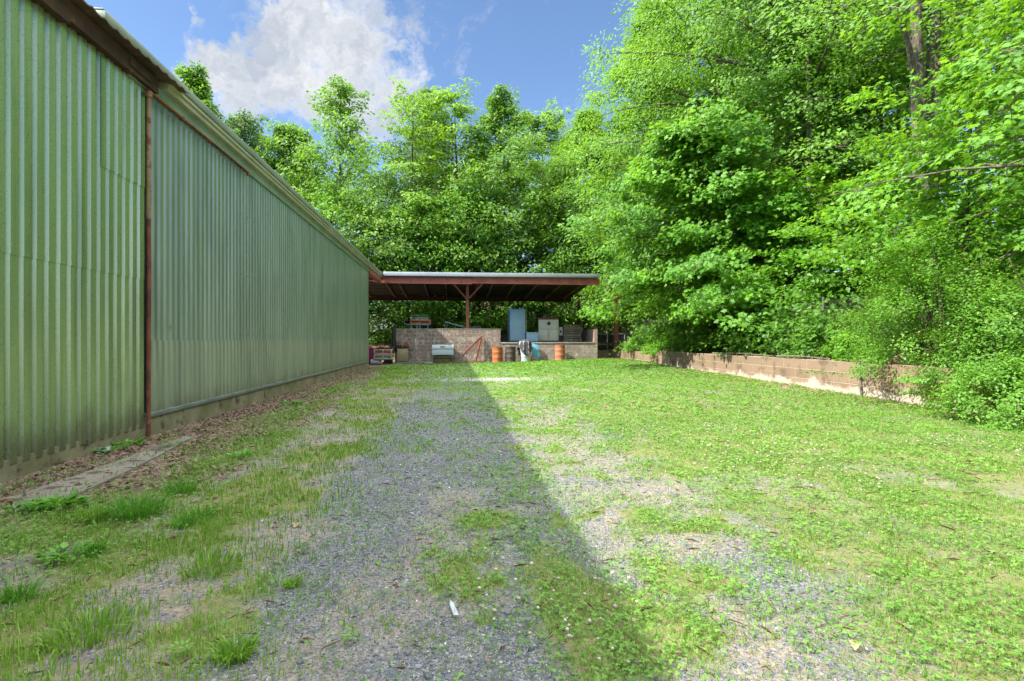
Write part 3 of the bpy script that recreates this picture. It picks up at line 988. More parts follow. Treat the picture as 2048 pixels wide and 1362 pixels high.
M['chest_white'] = paint('chest_white', (.56, .64, .66), (.48, .56, .58), 1.5, .45, 0, (.3, .22, .15), .74)
M['tarp_dark'] = None
M['magenta'] = paint('magenta', (.30, .035, .12), (.22, .025, .085), 2, .5)
M['red_crate'] = paint('red_crate', (.36, .10, .085), (.25, .065, .055), 4, .7)
M['cream_frame'] = paint('cream_frame', (.52, .47, .36), (.40, .36, .27), 5, .8)
M['rust_cab'] = paint('rust_cab', (.36, .31, .18), (.28, .22, .12), 2.4, .8, .05, (.30, .38, .42), .60, 24, .4)
M['mossy'] = paint('mossy', (.15, .125, .055), (.085, .07, .035), 5, .95, 0, (.05, .045, .035), .55, 30, .9)
M['black_rubber'] = paint('black_rubber', (.02, .02, .025), (.014, .014, .018), 3, .5)


def drum(name, label, px, mat, group='steel drums along the dock', open_=False, y=None):
    Y = y or 29.55
    x = at(px, 720, Y)[0]
    z = float(ground_z(x, Y))
    root = empty(name, (x, Y, z), label, 'drum', group)
    r, h = .295, .90
    prof = [(r - .03, .0), (r, .005), (r + .008, .02), (r, .04)]
    for zz in (.30, .60): prof += [(r, zz - .02), (r + .007, zz - .005), (r + .007, zz + .005), (r, zz + .02)]
    prof += [(r, h - .03), (r + .010, h - .012), (r + .006, h), (r - .015, h), (r - .02, h - .02)]
    MB().lathe(prof, n=40).build('body', M[mat], root)
    if not open_:
        o = MB().lathe([(r - .022, h - .032), (r - .022, h - .022), (r - .028, h - .018)], n=40).build('lid', M[mat], root)
        MB().lathe([(.03, h - .017), (.03, h - .004), (.02, h)], .13, -.08, 14).build('bung', M['rust'], o)
    return root


drum('orange_drum', 'bright orange steel drum standing left of the dark brown drum', 995, 'drum_orange')
drum('brown_drum', 'dark brown steel drum with pale scratches between the orange drum and the covered barrel', 1021, 'drum_dark')
drum('faded_drum', 'faded orange and red drum standing alone in front of the mossy dock', 1120, 'drum_faded', y=29.75)

# white barrel with a striped tarpaulin thrown over it
xb = at(1051, 700, 29.6)[0]; zb = float(ground_z(xb, 29.6))
t = empty('white_barrel', (xb, 29.6, zb), 'white plastic barrel half hidden under the dark striped cover', 'barrel')
MB().lathe([(.27, 0), (.30, .02), (.31, .08), (.305, .28), (.318, .30), (.318, .34), (.305, .36), (.305, .66), (.318, .68), (.318, .72), (.30, .78), (.26, .95), (.25, 1.0)], n=40).build('body', M['white_plastic'], t)
MB().lathe([(.24, 1.001), (.24, 1.02), (.2, 1.03)], n=30).build('lid', M['white_plastic'], t)


def tarp_mat():
    m, nt, out = new_mat('striped_cover')
    g = NG(nt)
    u = g.n('ShaderNodeAttribute', attribute_name='tint').outputs['Fac']
    w = g.math('SINE', g.math('MULTIPLY', u, 2 * math.pi * 9))
    k = g.rng(g.math('ADD', w, g.math('MULTIPLY', g.math('SUBTRACT', g.noise(g.coord(), 5, 4), .5), 1.6)), .86, 1.0)
    col = g.mix(k, (.05, .05, .06), (.40, .38, .38))
    g.pbr(out, col, .5, 0, g.bump(g.noise(g.coord(), 9, 5), .5, .03), .5)
    return m


nu, nv = 72, 20
vs, tt = [], []
for j in range(nv):
    for i in range(nu):
        a = 2 * math.pi * i / nu
        f = j / (nv - 1)
        hang = .58 + .20 * math.sin(a * 2 + 4.0) + .10 * math.sin(a * 3 + 1)
        if f < .35: r = .36 * f / .35 + .0; z = 1.26 - .10 * (f / .35) ** 2 + .04 * math.sin(5 * a) * f
        else:
            k = (f - .35) / .65
            r = .36 + .06 * k + (.035 * k + .012) * math.sin(a * 9 + 1.3 * math.sin(2 * a)); z = 1.16 - hang * k
        vs.append((r * math.cos(a) - .02, r * math.sin(a), z))
        tt.append(i / nu)
loops, st = [], []
for j in range(nv - 1):
    for i in range(nu):
        i2 = (i + 1) % nu
        st.append(len(loops)); loops += [j * nu + i, j * nu + i2, (j + 1) * nu + i2, (j + 1) * nu + i]
o = np_mesh('tarpaulin', np.array(vs), loops, st, tarp_mat(), None, np.array(tt), True)
md = o.modifiers.new('thickness', 'SOLIDIFY'); md.thickness = .012
o.location = (xb, 29.6, zb)
tag(o, 'dark cover with pale stripes draped over the white barrel', 'tarpaulin')

# blue panel and orange disc leaning on the dock
x0 = at(1063, 700, 29.95)[0]; x1 = at(1077, 700, 29.95)[0]
zp0, zp1 = float(ground_z(x0, 29.9)), at(1070, 690, 29.95)[1]
mb = MB().add([(0, -.12, 0), (x1 - x0, -.12, 0), (x1 - x0, -.06, 0), (0, -.06, 0), (.04, .16, zp1 - zp0 + .10), (x1 - x0, .16, zp1 - zp0), (x1 - x0, .22, zp1 - zp0), (.04, .22, zp1 - zp0 + .10)],
              [(0, 3, 2, 1), (4, 5, 6, 7), (0, 1, 5, 4), (1, 2, 6, 5), (2, 3, 7, 6), (3, 0, 4, 7)])
o = mb.build('metal_sheet', M['blue_bright'], None, .008)
o.location = (x0, 29.88, zp0)
tag(o, 'bright blue metal sheet leaning on the dock right of the covered barrel', 'metal sheet')
xd = at(1065, 715, 29.55)[0]
o = MB().lathe([(.02, 0), (.13, .0), (.15, .02), (.15, .10), (.12, .12), (.05, .13)], n=28).build('orange_hub', M['drum_faded'])
o.rotation_euler = (R(78), 0, R(8)); o.location = (xd + .03, 29.70, float(ground_z(xd, 29.6)) + .155)
tag(o, 'small round orange disc on the ground against the bright blue panel', 'wheel hub')


# cabinets on the dock
def cabinet_box(px0, px1, Y, py0, py1=None):
    a, zt = at(px0, py0, Y); b, _ = at(px1, py0, Y)
    return a, b, zt


a, b, zt = cabinet_box(1020, 1051, 31.2, 618)
t = empty('blue_cabinet', ((a + b) / 2, 31.2, ZD), 'tall pale blue steel cabinet standing on the dock', 'cabinet', rz=R(4))
w = (b - a) / 2; h = zt - ZD
MB().box(-w, w, .03, .85, .06, h).build('body', M['blue_cab'], t, .015)
MB().box(-w + .05, w - .03, -.0, .028, .10, h - .07).build('door', M['blue_cab'], t, .012)
for s in (-1, 1): MB().box(s * (w - .125) - .075, s * (w - .125) + .075, .1, .7, 0, .058).build('skid', M['dark'], t)
for s in (-1, 1): MB().tube([(s * (w - .12), .2, h), (s * (w - .12), .2, h + .10)], .05, 12).build('lifting_eye', M['blue_cab'], t)
MB().box(-w + .2, w - .22, .15, .6, h + .001, h + .05).build('top_plate', M['dark'], t)
MB().tube([(w + .03, .1, .55), (w + .07, .1, .6), (w + .07, .1, 2.0), (w + .03, .1, 2.05)], .03, 8).build('conduit', M['wood_tan'], t)
MB().tube([(-w - .0, .3, .9), (-w - .14, .25, 1.0), (-w - .16, .25, 1.15), (-w - .0, .3, 1.3)], .018, 6).build('cable', M['black_rubber'], t)

a, b, zt = cabinet_box(1053, 1077, 31.0, 664.5)
t = empty('blue_box', ((a + b) / 2, 31.0, ZD), 'low pale blue metal box between the tall blue cabinet and the beige cabinet', 'metal box', rz=R(-2))
w = (b - a) / 2; h = zt - ZD
MB().box(-w, w, .0, .7, .05, h - .06).build('body', M['blue_cab'], t, .012)
MB().box(-w - .015, w + .015, -.015, .715, h - .058, h).build('lid', M['blue_cab'], t, .01)
for s in (-1, 1): MB().box(s * (w - .1) - .05, s * (w - .1) + .05, .05, .6, 0, .048).build('skid', M['dark'], t)

a, b, zt = cabinet_box(1077, 1117, 31.3, 635)
t = empty('beige_cabinet', ((a + b) / 2, 31.3, ZD), 'wide beige double door cabinet with a round vent and rusty top on the dock', 'cabinet', rz=R(-7))
w = (b - a) / 2; h = zt - ZD
MB().box(-w, w, .02, .78, .08, h - .12).build('body', M['blue_side'], t, .01)
MB().box(-w - .01, w + .01, -.005, .79, h - .118, h).build('top', M['rust'], t, .012)
zc = h - .72
MB().box(-w + .01, w - .01, -.012, .018, zc + .02, h - .122).build('front_panel', M['beige_cab'], t, .006)
for s in (-1, 1):
    d_ = MB().box(min(s * .008, s * (w - .01)), max(s * .008, s * (w - .01)), -.016, .018, .09, zc).build('door', M['beige_cab'], t, .006)
    MB().tube([(s * .06, -.018, zc * .5), (s * .06, -.05, zc * .5), (s * .06, -.05, zc * .5 + .14), (s * .06, -.018, zc * .5 + .14)], .009, 8).build('handle', M['galv'], d_)
ve = MB().lathe([(.09, 0), (.105, .01), (.105, .03), (.08, .035), (.02, .036)], n=24).build('vent', M['dark'], t)
ve.rotation_euler = (R(90), 0, 0); ve.location = (.02, -.013, h - .36)
MB().box(-w + .3, -w + .46, .2, .36, h + .001, h + .14).build('cap', M['wood_grey'], t, .01)
for s in (-1, 1): MB().box(s * (w - .165) - .085, s * (w - .165) + .085, .1, .7, 0, .078).build('skid', M['wood_grey'], t)

a, b, zt = cabinet_box(1118, 1125, 31.5, 654)
t = empty('switch_box', ((a + b) / 2, 31.5, ZD), 'small grey switch box on a post beside the beige cabinet', 'switch box')
w = (b - a) / 2; h = zt - ZD
MB().box(-w, w, .0, .16, h - .52, h).build('case', M['grey_box'], t, .012)
MB().box(-.05, .05, -.012, .0, h - .36, h - .2).box(-.03, .03, -.03, -.012, h - .3, h - .25).build('switch', M['dark'], t)
MB().box(-.03, .03, .05, .11, 0, h - .521).box(-.16, .16, -.02, .18, -.0, .03).build('stand', M['galv_old'], t)


# pallets: each one a thing
def pallet(name, label, x, y, z, w, d, h, mat, rz=0.0, group=None, mat2=None):
    root = empty(name, (x, y, z), label, 'pallet', group, rz)
    g = np.random.default_rng(int(x * 100 + z * 1000) & 0xffff)
    top = MB()
    n = 6
    for k in range(n):
        yy = -d / 2 + (k + .5) * d / n
        ww = d / n * .78
        top.box(-w / 2 + g.uniform(-.02, .02), w / 2 + g.uniform(-.02, .02), yy - ww / 2, yy + ww / 2, h - h * .36, h + g.uniform(-.003, .0))
    top.build('deck_boards', M[mat], root, .003)
    st_ = MB()
    for xx in (-w / 2 + .05, 0, w / 2 - .05): st_.box(xx - .045, xx + .045, -d / 2 + .05, d / 2 - .05, h * .29, h * .635)
    st_.build('stringers', M[mat2 or mat], root, .003)
    bt = MB()
    for yy in (-d / 2 + .06, 0, d / 2 - .06): bt.box(-w / 2, w / 2, yy - .05, yy + .05, 0, h * .285)
    bt.build('bottom_boards', M[mat2 or mat], root, .003)
    return root


xa, xb_ = at(1127, 660, 31.6)[0], at(1164, 660, 31.6)[0]
ztp = at(1145, 651, 31.6)[1]
n = 7
hh = (ztp - ZD) / n
words = ['bottom pallet of the grey wooden stack on the dock, resting on the slab', 'second pallet from the bottom of the wooden stack on the dock',
         'third pallet from the bottom of the wooden stack on the dock', 'middle pallet of the wooden stack beside the switch box',
         'third pallet from the top of the wooden stack on the dock', 'second pallet from the top of the wooden stack on the dock',
         'topmost pallet of the wooden stack beside the switch box']
for k in range(n):
    pallet('pallet', words[k], (xa + xb_) / 2 + random.uniform(-.04, .04), 32.1 + random.uniform(-.03, .03), ZD + .002 + k * hh, (xb_ - xa) * random.uniform(.94, 1.02), 1.0, hh - .003,
           ('wood_tan', 'wood_grey')[k % 2], R(random.uniform(-3, 3)), 'pallets stacked on the dock', 'wood_grey')

# stack on the platform: steel stand, tile pallet, pale boards, green pallets
xa, xb_ = at(819, 650, 31.0)[0], at(861, 650, 31.0)[0]
xm, ww = (xa + xb_) / 2, xb_ - xa
zp = ZT + .052
t = empty('steel_stand', (xm, 31.2, zp), 'grey steel stand with short legs on top of the block platform', 'stand')
hs = at(840, 648, 31.0)[1] - zp
MB().box(-ww / 2 - .1, ww / 2, -.4, .4, hs - .07, hs).build('deck', M['steel_blue'], t, .008)
for sx in (-ww / 2 + .12, -ww / 2 + .45, ww / 2 - .6, ww / 2 - .15):
    for sy in (-.35, .35): MB().box(sx - .03, sx + .03, sy - .03, sy + .03, 0, hs - .072).build('leg', M['steel_blue'], t)
MB().tube([(-ww / 2 - .1, -.3, hs - .03), (-ww / 2 - .35, -.32, hs + .05)], .025, 8).build('handle', M['steel_blue'], t)
z = zp + hs + .002
h2 = at(840, 640, 31.0)[1] - z
pallet('rusty_pallet', 'rusty orange timber pallet lying on the grey steel stand', xm + .02, 31.2, z, ww, .8, h2, 'brick_orange', R(2))
z += h2 + .003
h3 = at(840, 635.5, 31.0)[1] - z
pallet('pale_pallet', 'pale weathered pallet between the rusty pallet and the green pallet', xm - .02, 31.2, z, ww * .84, .75, h3, 'wood_white', R(-2))
z += h3 + .003
pallet('green_pallet', 'green painted pallet on top of the pile on the block platform', xm - .04, 31.2, z, ww * .80, .75, at(840, 629.5, 31.0)[1] - z, 'wood_green', R(3))

# tilted steel table and dark sheet on the platform
xa, za = at(890, 644, 31.2); xb_, zb_ = at(934, 657, 31.2)
t = empty('tilted_table', (xa, 31.2, zp), 'blue grey steel table tipped down behind the red post on the platform', 'table')
MB().bar((0, 0, za - zp), (xb_ - xa, 0, .06), .9, .07).build('top', M['steel_blue'], t, .006)
for k, (u, s) in enumerate(((.12, -.35), (.12, .35), (.5, -.35), (.5, .35))):
    zz = (za - zp) * (1 - u) + .06 * u - .04
    MB().tube([(u * (xb_ - xa), s, zz), (u * (xb_ - xa) - .08, s, 0)], .025, 8).build('leg', M['steel_blue'], t)
xa = at(938, 655, 31.3)[0]; xb_ = at(962, 655, 31.3)[0]
mb = MB().add([(0, 0, 0), (xb_ - xa, 0, 0), (xb_ - xa, .6, 0), (0, .6, 0), (0, .1, .14), (xb_ - xa - .02, .1, .26), (xb_ - xa - .02, .6, .26), (0, .6, .14)],
              [(0, 3, 2, 1), (4, 5, 6, 7), (0, 1, 5, 4), (1, 2, 6, 5), (2, 3, 7, 6), (3, 0, 4, 7)])
o = mb.build('metal_trough', M['galv_old'], None, .01); o.location = (xa, 31.2, zp)
tag(o, 'dull dark metal trough on the platform right of the red post', 'trough')

# rusty cabinet with scrap on it, in front of the platform wall
YR = 29.75
xa, xb_ = at(794, 700, YR)[0], at(816, 700, YR)[0]
zg = float(ground_z(xa, YR))
zt = at(805, 696, YR)[1] - zg
t = empty('rusty_cabinet', ((xa + xb_) / 2, YR, zg), 'small rust stained cabinet with peeling pale blue paint by the platform corner', 'cabinet')
w = (xb_ - xa) / 2
MB().box(-w, w, 0, .4, .08, zt - .03).build('body', M['rust_cab'], t, .01)
MB().box(-w + .03, w - .05, -.02, -.001, .13, zt - .08).build('door', M['rust_cab'], t, .006)
MB().box(-w - .01, w + .01, -.012, .41, zt - .028, zt).build('top', M['galv_old'], t, .006)
MB().box(-w + .02, w + .06, -.1, .36, 0, .05).box(w - .04, w + .02, .05, .3, .052, .078).build('base', M['steel_blue'], t, .006)
MB().tube([(w + .0, .1, zt - .12), (w + .18, .08, zt - .1), (w + .2, .08, zt - .16)], .02, 8).build('handle', M['dark'], t)
t2 = empty('toolbox', ((xa + xb_) / 2 - .22, YR + .08, zg + zt + .001), 'dark battered toolbox with a bent handle on the rusty cabinet', 'toolbox')
MB().box(-.17, .17, 0, .24, 0, .17).build('case', M['dark'], t2, .012)
MB().tube([(-.12, .12, .17), (-.06, .12, .27), (.08, .12, .24), (.12, .12, .17)], .015, 8).build('handle', M['galv_old'], t2)
t2 = empty('scrap_motor', ((xa + xb_) / 2 + .16, YR + .1, zg + zt + .001), 'rusty scrap motor on the right of the rusty cabinet top', 'motor')
m_ = MB().tube([(-.17, .1, .11), (.17, .1, .11)], .11, 16).build('housing', M['rust'], t2)
MB().box(-.14, .14, .02, .2, -.0, .012).build('foot', M['dark'], t2)
MB().box(-.05, .09, .04, .16, .19, .27).build('terminal_box', M['rust'], t2, .01)

# black hoses hanging down the left corner of the platform
for lab, px, dz, rr in (('thick black hose hanging at the front corner of the platform by the rusty cabinet', 789.5, .62, .055), ('thinner black hose hanging down the platform edge nearest the building', 782.0, .35, .04)):
    x = at(px, 660, YB - .1)[0]
    o = MB().tube([(x + .02, YB + .25, ZT + .06 + rr), (x, YB + .02, ZT + .06 + rr), (x - .0, YB - .09, ZT - .05), (x + .015, YB - .09, ZT - .7), (x + .06, YB - .085, dz)], rr, 12).build('hose', M['black_rubber'], origin=(x, YB, 0)) if px > 785 else \
        MB().tube([(x + .12, YB + .5, ZT + .06), (x + .08, YB + .3, ZT + .02), (x + .02, YB + .22, ZT - .3), (x, YB + .2, dz)], rr, 12).build('hose', M['black_rubber'], origin=(x, YB, 0))
    tag(o, lab, 'hose')

# white chest on legs with rusty block below
YC = 29.55
xa, xb_ = at(864, 700, YC)[0], at(907, 700, YC)[0]
zg = float(ground_z(xa, YC))
zt, zl, zb_ = (at(885, p, YC)[1] - zg for p in (689.5, 697.5, 710))
t = empty('metal_chest', ((xa + xb_) / 2, YC, zg), 'pale grey metal chest with a lid on thin legs before the block platform', 'chest')
w = (xb_ - xa) / 2
MB().box(-w, w, 0, .48, zb_, zl - .01).build('body', M['chest_white'], t, .012)
l_ = MB().add([(-w - .02, -.03, zl), (w + .02, -.03, zl), (w + .02, .5, zl), (-w - .02, .5, zl), (-w, .02, zt), (w, .02, zt), (w, .48, zt), (-w, .48, zt)],
              [(0, 3, 2, 1), (4, 5, 6, 7), (0, 1, 5, 4), (1, 2, 6, 5), (2, 3, 7, 6), (3, 0, 4, 7)]).build('lid', M['chest_white'], t, .01)
zh = (zl + zt) / 2 - .02
MB().tube([(-.12, -.005, zh + .03), (-.13, -.05, zh), (.10, -.05, zh), (.11, -.005, zh + .03)], .014, 8).box(-.15, .13, -.012, .0, zh + .01, zh + .05).build('handle', M['galv_old'], l_)
for sx, sy in ((-1, .03), (1, .03), (-1, .45), (1, .45)):
    MB().box(sx * (w - .03) - .015, sx * (w - .03) + .015, sy - .015, sy + .015, 0, zb_ - .001).build('leg', M['steel_blue'], t)
mb = MB()
g_ = np.random.default_rng(4)
mb.box(-w + .08, w + .06, .10, .44, .0, .30).box(-w + .10, w - .25, .06, .40, .302, .45).box(.1, w + .08, .05, .35, .303, .42)
o = mb.build('mossy_block', M['mossy'], None, .03); o.location = ((xa + xb_) / 2, YC, zg)
tag(o, 'dark mossy block on the ground beneath the pale metal chest', 'block')
o = MB().box(-.2, .2, -.06, .08, 0, .07).build('white_offcut', M['metal_light'], None, .012); o.location = (at(857, 727, 29.2)[0], 29.2, .03)
tag(o, 'small white offcut lying in the grass left of the metal chest', 'offcut')

# rusty frame leaning on the platform wall
YR = 29.75
P3 = lambda px, py, y=YR: Vector((at(px, py, y)[0], y, max(.03, at(px, py, y)[1])))
t = empty('steel_trestle', (P3(945, 725).x, YR, 0), 'rusty red triangular steel trestle leaning at the block platform wall', 'trestle')
o_ = (P3(945, 725).x, YR, 0)
def frp(mb, name, mat=M['red_paint']):
    o = mb.build(name, mat, t, origin=o_); o.location = (0, 0, 0)
frp(MB().bar(P3(925, 711), P3(963.5, 672.5, YB - .08), .07, .09), 'handle_bar')
frp(MB().bar(P3(963, 675, YB - .09), P3(951, 723), .06, .08), 'strut', M['rust'])
frp(MB().bar(P3(963.5, 675, YB - .12), P3(961.5, 712), .03, .05), 'rod', M['rust'])
frp(MB().bar(P3(925, 711), P3(926, 725), .03, .03), 'foot', M['steel_blue'])
frp(MB().bar((P3(893, 726).x, YR - .12, .07), (P3(968, 725).x, YR - .12, .09), .07, .06), 'base_bar')
frp(MB().bar((P3(951, 720).x, YR - .1, .12), (P3(968, 725).x, YR - .25, .1), .06, .04), 'toe')

# heap by the building corner
YH = 28.4
xa, xb_ = at(734, 710, YH)[0], at(753, 710, YH)[0]
t = empty('magenta_bin', ((xa + xb_) / 2, YH + .3, 0), 'magenta plastic bin tucked behind the corner of the green building', 'bin')
w = (xb_ - xa) / 2
zt = at(745, 696, YH)[1]
MB().add([(-w * .85, -.2, .03), (w * .5, -.2, .03), (w * .5, .3, .03), (-w * .85, .3, .03), (-w, -.28, zt - .06), (w * .9, -.28, zt - .06), (w * .9, .36, zt - .06), (-w, .36, zt - .06)],
         [(0, 3, 2, 1), (4, 5, 6, 7), (0, 1, 5, 4), (1, 2, 6, 5), (2, 3, 7, 6), (3, 0, 4, 7)]).build('body', M['magenta'], t, .02)
MB().box(-w * 1.03, w * .95, -.31, .39, zt - .058, zt).build('lid', M['magenta'], t, .02)


def crate(name, label, px0, px1, py0, py1, Y, matp, matf, d=.5):
    xa, zt = at(px0, py0, Y); xb_, zb_ = at(px1, py1, Y)
    zb_ = max(zb_, .02)
    t = empty(name, ((xa + xb_) / 2, Y, zb_), label, 'crate')
    w, h = (xb_ - xa) / 2, zt - zb_
    MB().box(-w + .03, w - .03, .03, d - .03, .02, h - .01).build('panel', M[matp], t)
    f = MB()
    for xx in (-w, -.03, w - .06): f.box(xx, xx + .06, 0, .028, 0, h)
    f.box(-w, w, .004, .026, h - .06, h - .002).box(-w, w, .004, .026, .002, .06).box(-w, -w + .05, .03, d, h - .06, h).box(w - .05, w, .03, d, h - .06, h).box(-w, -w + .05, .03, d, 0, .05).box(w - .05, w, .03, d, 0, .05)
    f.build('frame', M[matf], t, .005)
    return t


YH2 = 28.1
crate('green_crate', 'flat green crate underneath the red crate by the magenta bin', 747, 784, 709.6, 718.5, YH2, 'wood_green', 'wood_white')
crate('red_crate', 'red panelled crate with cream frame on the heap by the magenta bin', 747.5, 784, 698.5, 709.4, YH2 - .02, 'red_crate', 'cream_frame')
crate('dark_red_crate', 'dark red crate set back behind the red crate on the heap', 752, 787, 695, 709.3, YH2 + .56, 'red_crate', 'red_dark', .4)
xa, xb_ = at(741, 725, YH2)[0], at(762, 725, YH2)[0]
mb = MB()
mb.tube([(xa, YH2 + .18, .16), (xa + .2, YH2 + .17, .17), (xb_, YH2 + .22, .14)], [.14, .155, .12], 16)
o = mb.build('rolled_sheet', M['grey_box'], origin=((xa + xb_) / 2, YH2 + .2, 0))
tag(o, 'pale grey rolled sheet on the ground under the green crate', 'roll')
xa, xb_ = at(766, 725, YH2)[0], at(784, 725, YH2)[0]
o = MB().tube([(xa, YH2 + .3, .14), (xb_, YH2 + .34, .14)], .13, 14).tube([(xa, YH2 + .05, .12), (xa + .05, YH2 + .5, .12)], .05, 10).build('brown_roll', M['board_brown'], origin=((xa + xb_) / 2, YH2 + .3, 0))
tag(o, 'dark brown roll lying beside the pale rolled sheet', 'roll')
o = MB().box(at(746, 725, YH2)[0], at(785, 725, YH2)[0], YH2 + .02, YH2 + .6, .265, .298).build('plank', M['wood_grey'], origin=(at(760, 725, YH2)[0], YH2, .3))
tag(o, 'weathered plank lying across the rolls below the green crate', 'plank')
# ------------------------------------------------------------------ trees
def XT(px, Y): return at(px, 500, Y)[0]


GB = 'trees on the rise behind the shed'
GR = 'trees on the bank behind the retaining wall'
GY = 'young trees on the bank behind the retaining wall'


def back(name, label, px, Y, pytop, wpx, shape, lm, bm, seed, **kw):
    x, zt = at(px, pytop, Y)
    z = tz(x, Y)
    a = dict(cb=.10, rad=wpx / 2 * Y / FPX * 1.75, prof=prof_point, nb=62, ntw=17, nl=26, ls=.28, tr=.20, spray=.75, flat=.38, upw=.75, outw=.6, rnd=.7, droop=.12, el=(.0, 1.0), nrm_lean=(-.25, -.35, 0))
    a.update(kw)
    return tree(name, label, (x, Y, z - .1), zt - z + .1, shape=shape, leafm=M[lm], barkm=M[bm], seed=seed, group=GB, **a)


back('tulip_tree', 'tall tree with its top just above the eave, leftmost over the building roof', 392, 44, 150, 125, 'oval', 'leaf_tulip', 'bark_grey', 11, cb=.3)
back('tulip_tree', 'tree with a loose thin crown behind the leftmost tree over the building roof', 482, 47, 244, 140, 'oval', 'leaf_dull', 'bark_grey', 12, cb=.25, nl=15)
back('tulip_tree', 'tree with a rounded top just left of the tallest pointed tree', 566, 45, 258, 140, 'oval', 'leaf_tulip', 'bark_grey', 13, cb=.2)
back('tulip_tree', 'tall narrow tree whose pointed top stands out highest against the cloud', 690, 42, 172, 165, 'oval', 'leaf_tulip', 'bark_grey', 14, nb=56, ntw=14, nl=17, cb=.12)
back('locust_tree', 'open crowned tree with flat leaf layers right of the tall pointed tree', 815, 42, 208, 150, 'pinna', 'leaf_locust', 'bark_brown', 15, nb=34, ntw=11, nl=16, flat=.2, ls=.34, upw=1.2, prof=prof_top, cb=.3)
back('pine_tree', 'dull grey green tree with a thin ragged top in the middle of the back row', 868, 47, 188, 130, 'narrow', 'leaf_dull', 'bark_brown', 16, ls=.36, nl=15, cb=.35)
back('locust_tree', 'tree with the brightest yellow green flat top at the middle of the back row', 918, 42, 190, 120, 'pinna', 'leaf_locust', 'bark_brown', 17, nb=36, ntw=11, nl=16, flat=.2, ls=.36, upw=1.2, prof=prof_top, cb=.3)
back('tulip_tree', 'tall tree with small fluttering leaves right of the bright flat topped tree', 988, 43, 202, 165, 'oval', 'leaf_tulip', 'bark_pale', 18, nb=50, cb=.15)
back('locust_tree', 'lower flat topped tree in the dip before the right hand woods', 1076, 47, 254, 160, 'pinna', 'leaf_locust', 'bark_brown', 19, nb=32, flat=.2, ls=.36, upw=1.2, prof=prof_top, cb=.3)
for i, (px, Y, pt, wp, lm, lab) in enumerate((
        (640, 40.5, 405, 150, 'leaf_maple', 'small bushy tree just above the far end of the building eave'),
        (735, 40.0, 430, 140, 'leaf_tulip', 'small leafy tree over the left end of the shed roof'),
        (800, 41.0, 380, 150, 'leaf_dull', 'thin grey green understorey tree behind the left half of the shed'),
        (862, 40.0, 440, 130, 'leaf_maple', 'low bushy tree above the left half of the shed roof'),
        (945, 40.5, 400, 150, 'leaf_maple', 'bushy tree straight above the red centre post of the shed'),
        (1030, 40.2, 385, 150, 'leaf_tulip', 'leafy understorey tree above the blue cabinet and shed roof'),
        (560, 43.0, 400, 150, 'leaf_tulip', 'leafy tree half hidden behind the building roof'),
        (690, 46, 300, 160, 'leaf_tulip', 'full tree directly behind the tall pointed tree'),
        (840, 50, 330, 190, 'leaf_tulip', 'wide tree far back between the two flat topped trees'),
        (960, 50, 320, 190, 'leaf_maple', 'wide tree far back behind the bright flat topped tree'))):
    back('understorey_tree', lab, px, Y, pt, wp, 'oval', lm, ('bark_grey', 'bark_brown', 'bark_pale')[i % 3], 40 + i, cb=.14, nb=30, ntw=11, nl=16, ls=.25, tr=.13, prof=prof_round)

# the drooping tree behind the right end of the shed
x = XT(1165, 41)
tree('hornbeam_tree', 'large drooping tree with pale small leaves behind the right end of the shed', (x, 41, tz(x, 41)), 18.5, .10, 5.0, prof_ovate, 64, 18, 42, 'narrow', .27,
     M['leaf_hornbeam'], M['bark_grey'], 61, group=GR, droop=.55, spray=.75, elong=1.3, tr=.25, el=(.1, 1.0), flat=.5, outw=.7)
x = XT(1290, 36)
tree('hornbeam_tree', 'tallest drooping tree forming the sloping left edge of the right hand woods', (x + .3, 36, tz(x, 36)), 26, .10, 5.6, prof_ovate, 78, 19, 46, 'oval', .24,
     M['leaf_hornbeam'], M['bark_grey'], 62, group=GR, droop=.5, spray=.75, elong=1.3, tr=.3, el=(.1, 1.0), flat=.5, outw=.7)
x = XT(1420, 28)
tree('beech_tree', 'tall tree filling the top middle of the right hand woods', (x, 28, tz(x, 28)), 25, .16, 6.4, prof_ovate, 84, 20, 46, 'oval', .20,
     M['leaf_hornbeam'], M['bark_pale'], 63, group=GR, droop=.35, spray=.75, elong=1.2, tr=.3, el=(.05, .9), flat=.4, outw=.7, push=(-.15, -.1), nrm_lean=(-.4, -.2, 0))
x = XT(1600, 21)
tree('beech_tree', 'tall tree whose branches reach over the yard at the top right', (x, 21, tz(x, 21)), 20, .26, 6.3, prof_ovate, 80, 20, 44, 'oval', .165,
     M['leaf_hornbeam'], M['bark_grey'], 64, group=GR, droop=.35, spray=.65, elong=1.3, tr=.24, el=(.05, .9), flat=.35, outw=.7, push=(-.25, -.1), twigs=True, nrm_lean=(-.4, -.2, 0))
# low spreading maple above the retaining wall
x = XT(1400, 20.5)
tree('maple_tree', 'low spreading maple hanging over the middle of the retaining wall', (x + 1.15, 20.8, tz(x + 1.15, 20.8)), 8.6, .19, 4.1, prof_round, 52, 20, 40, 'maple', .18,
     M['leaf_maple'], M['bark_brown'], 65, group=GR, droop=.36, spray=.6, tr=.15, el=(-.05, 1.0), flat=.25, push=(-.25, -.12), lean=(-1.6, -.6), twigs=True, nrm_lean=(-.55, -.25, 0))
x = XT(1560, 17.5)
tree('maple_tree', 'young maple with broad pale leaf layers above the chain link fence', (x + .9, 17.5, tz(x + .9, 17.5)), 5.8, .34, 2.5, prof_round, 24, 12, 24, 'maple', .155,
     M['leaf_maple'], M['bark_brown'], 66, group=GY, droop=.25, spray=.55, tr=.09, el=(-.1, .8), flat=.18, push=(-.2, -.1), twigs=True)
x = XT(1690, 15.5)
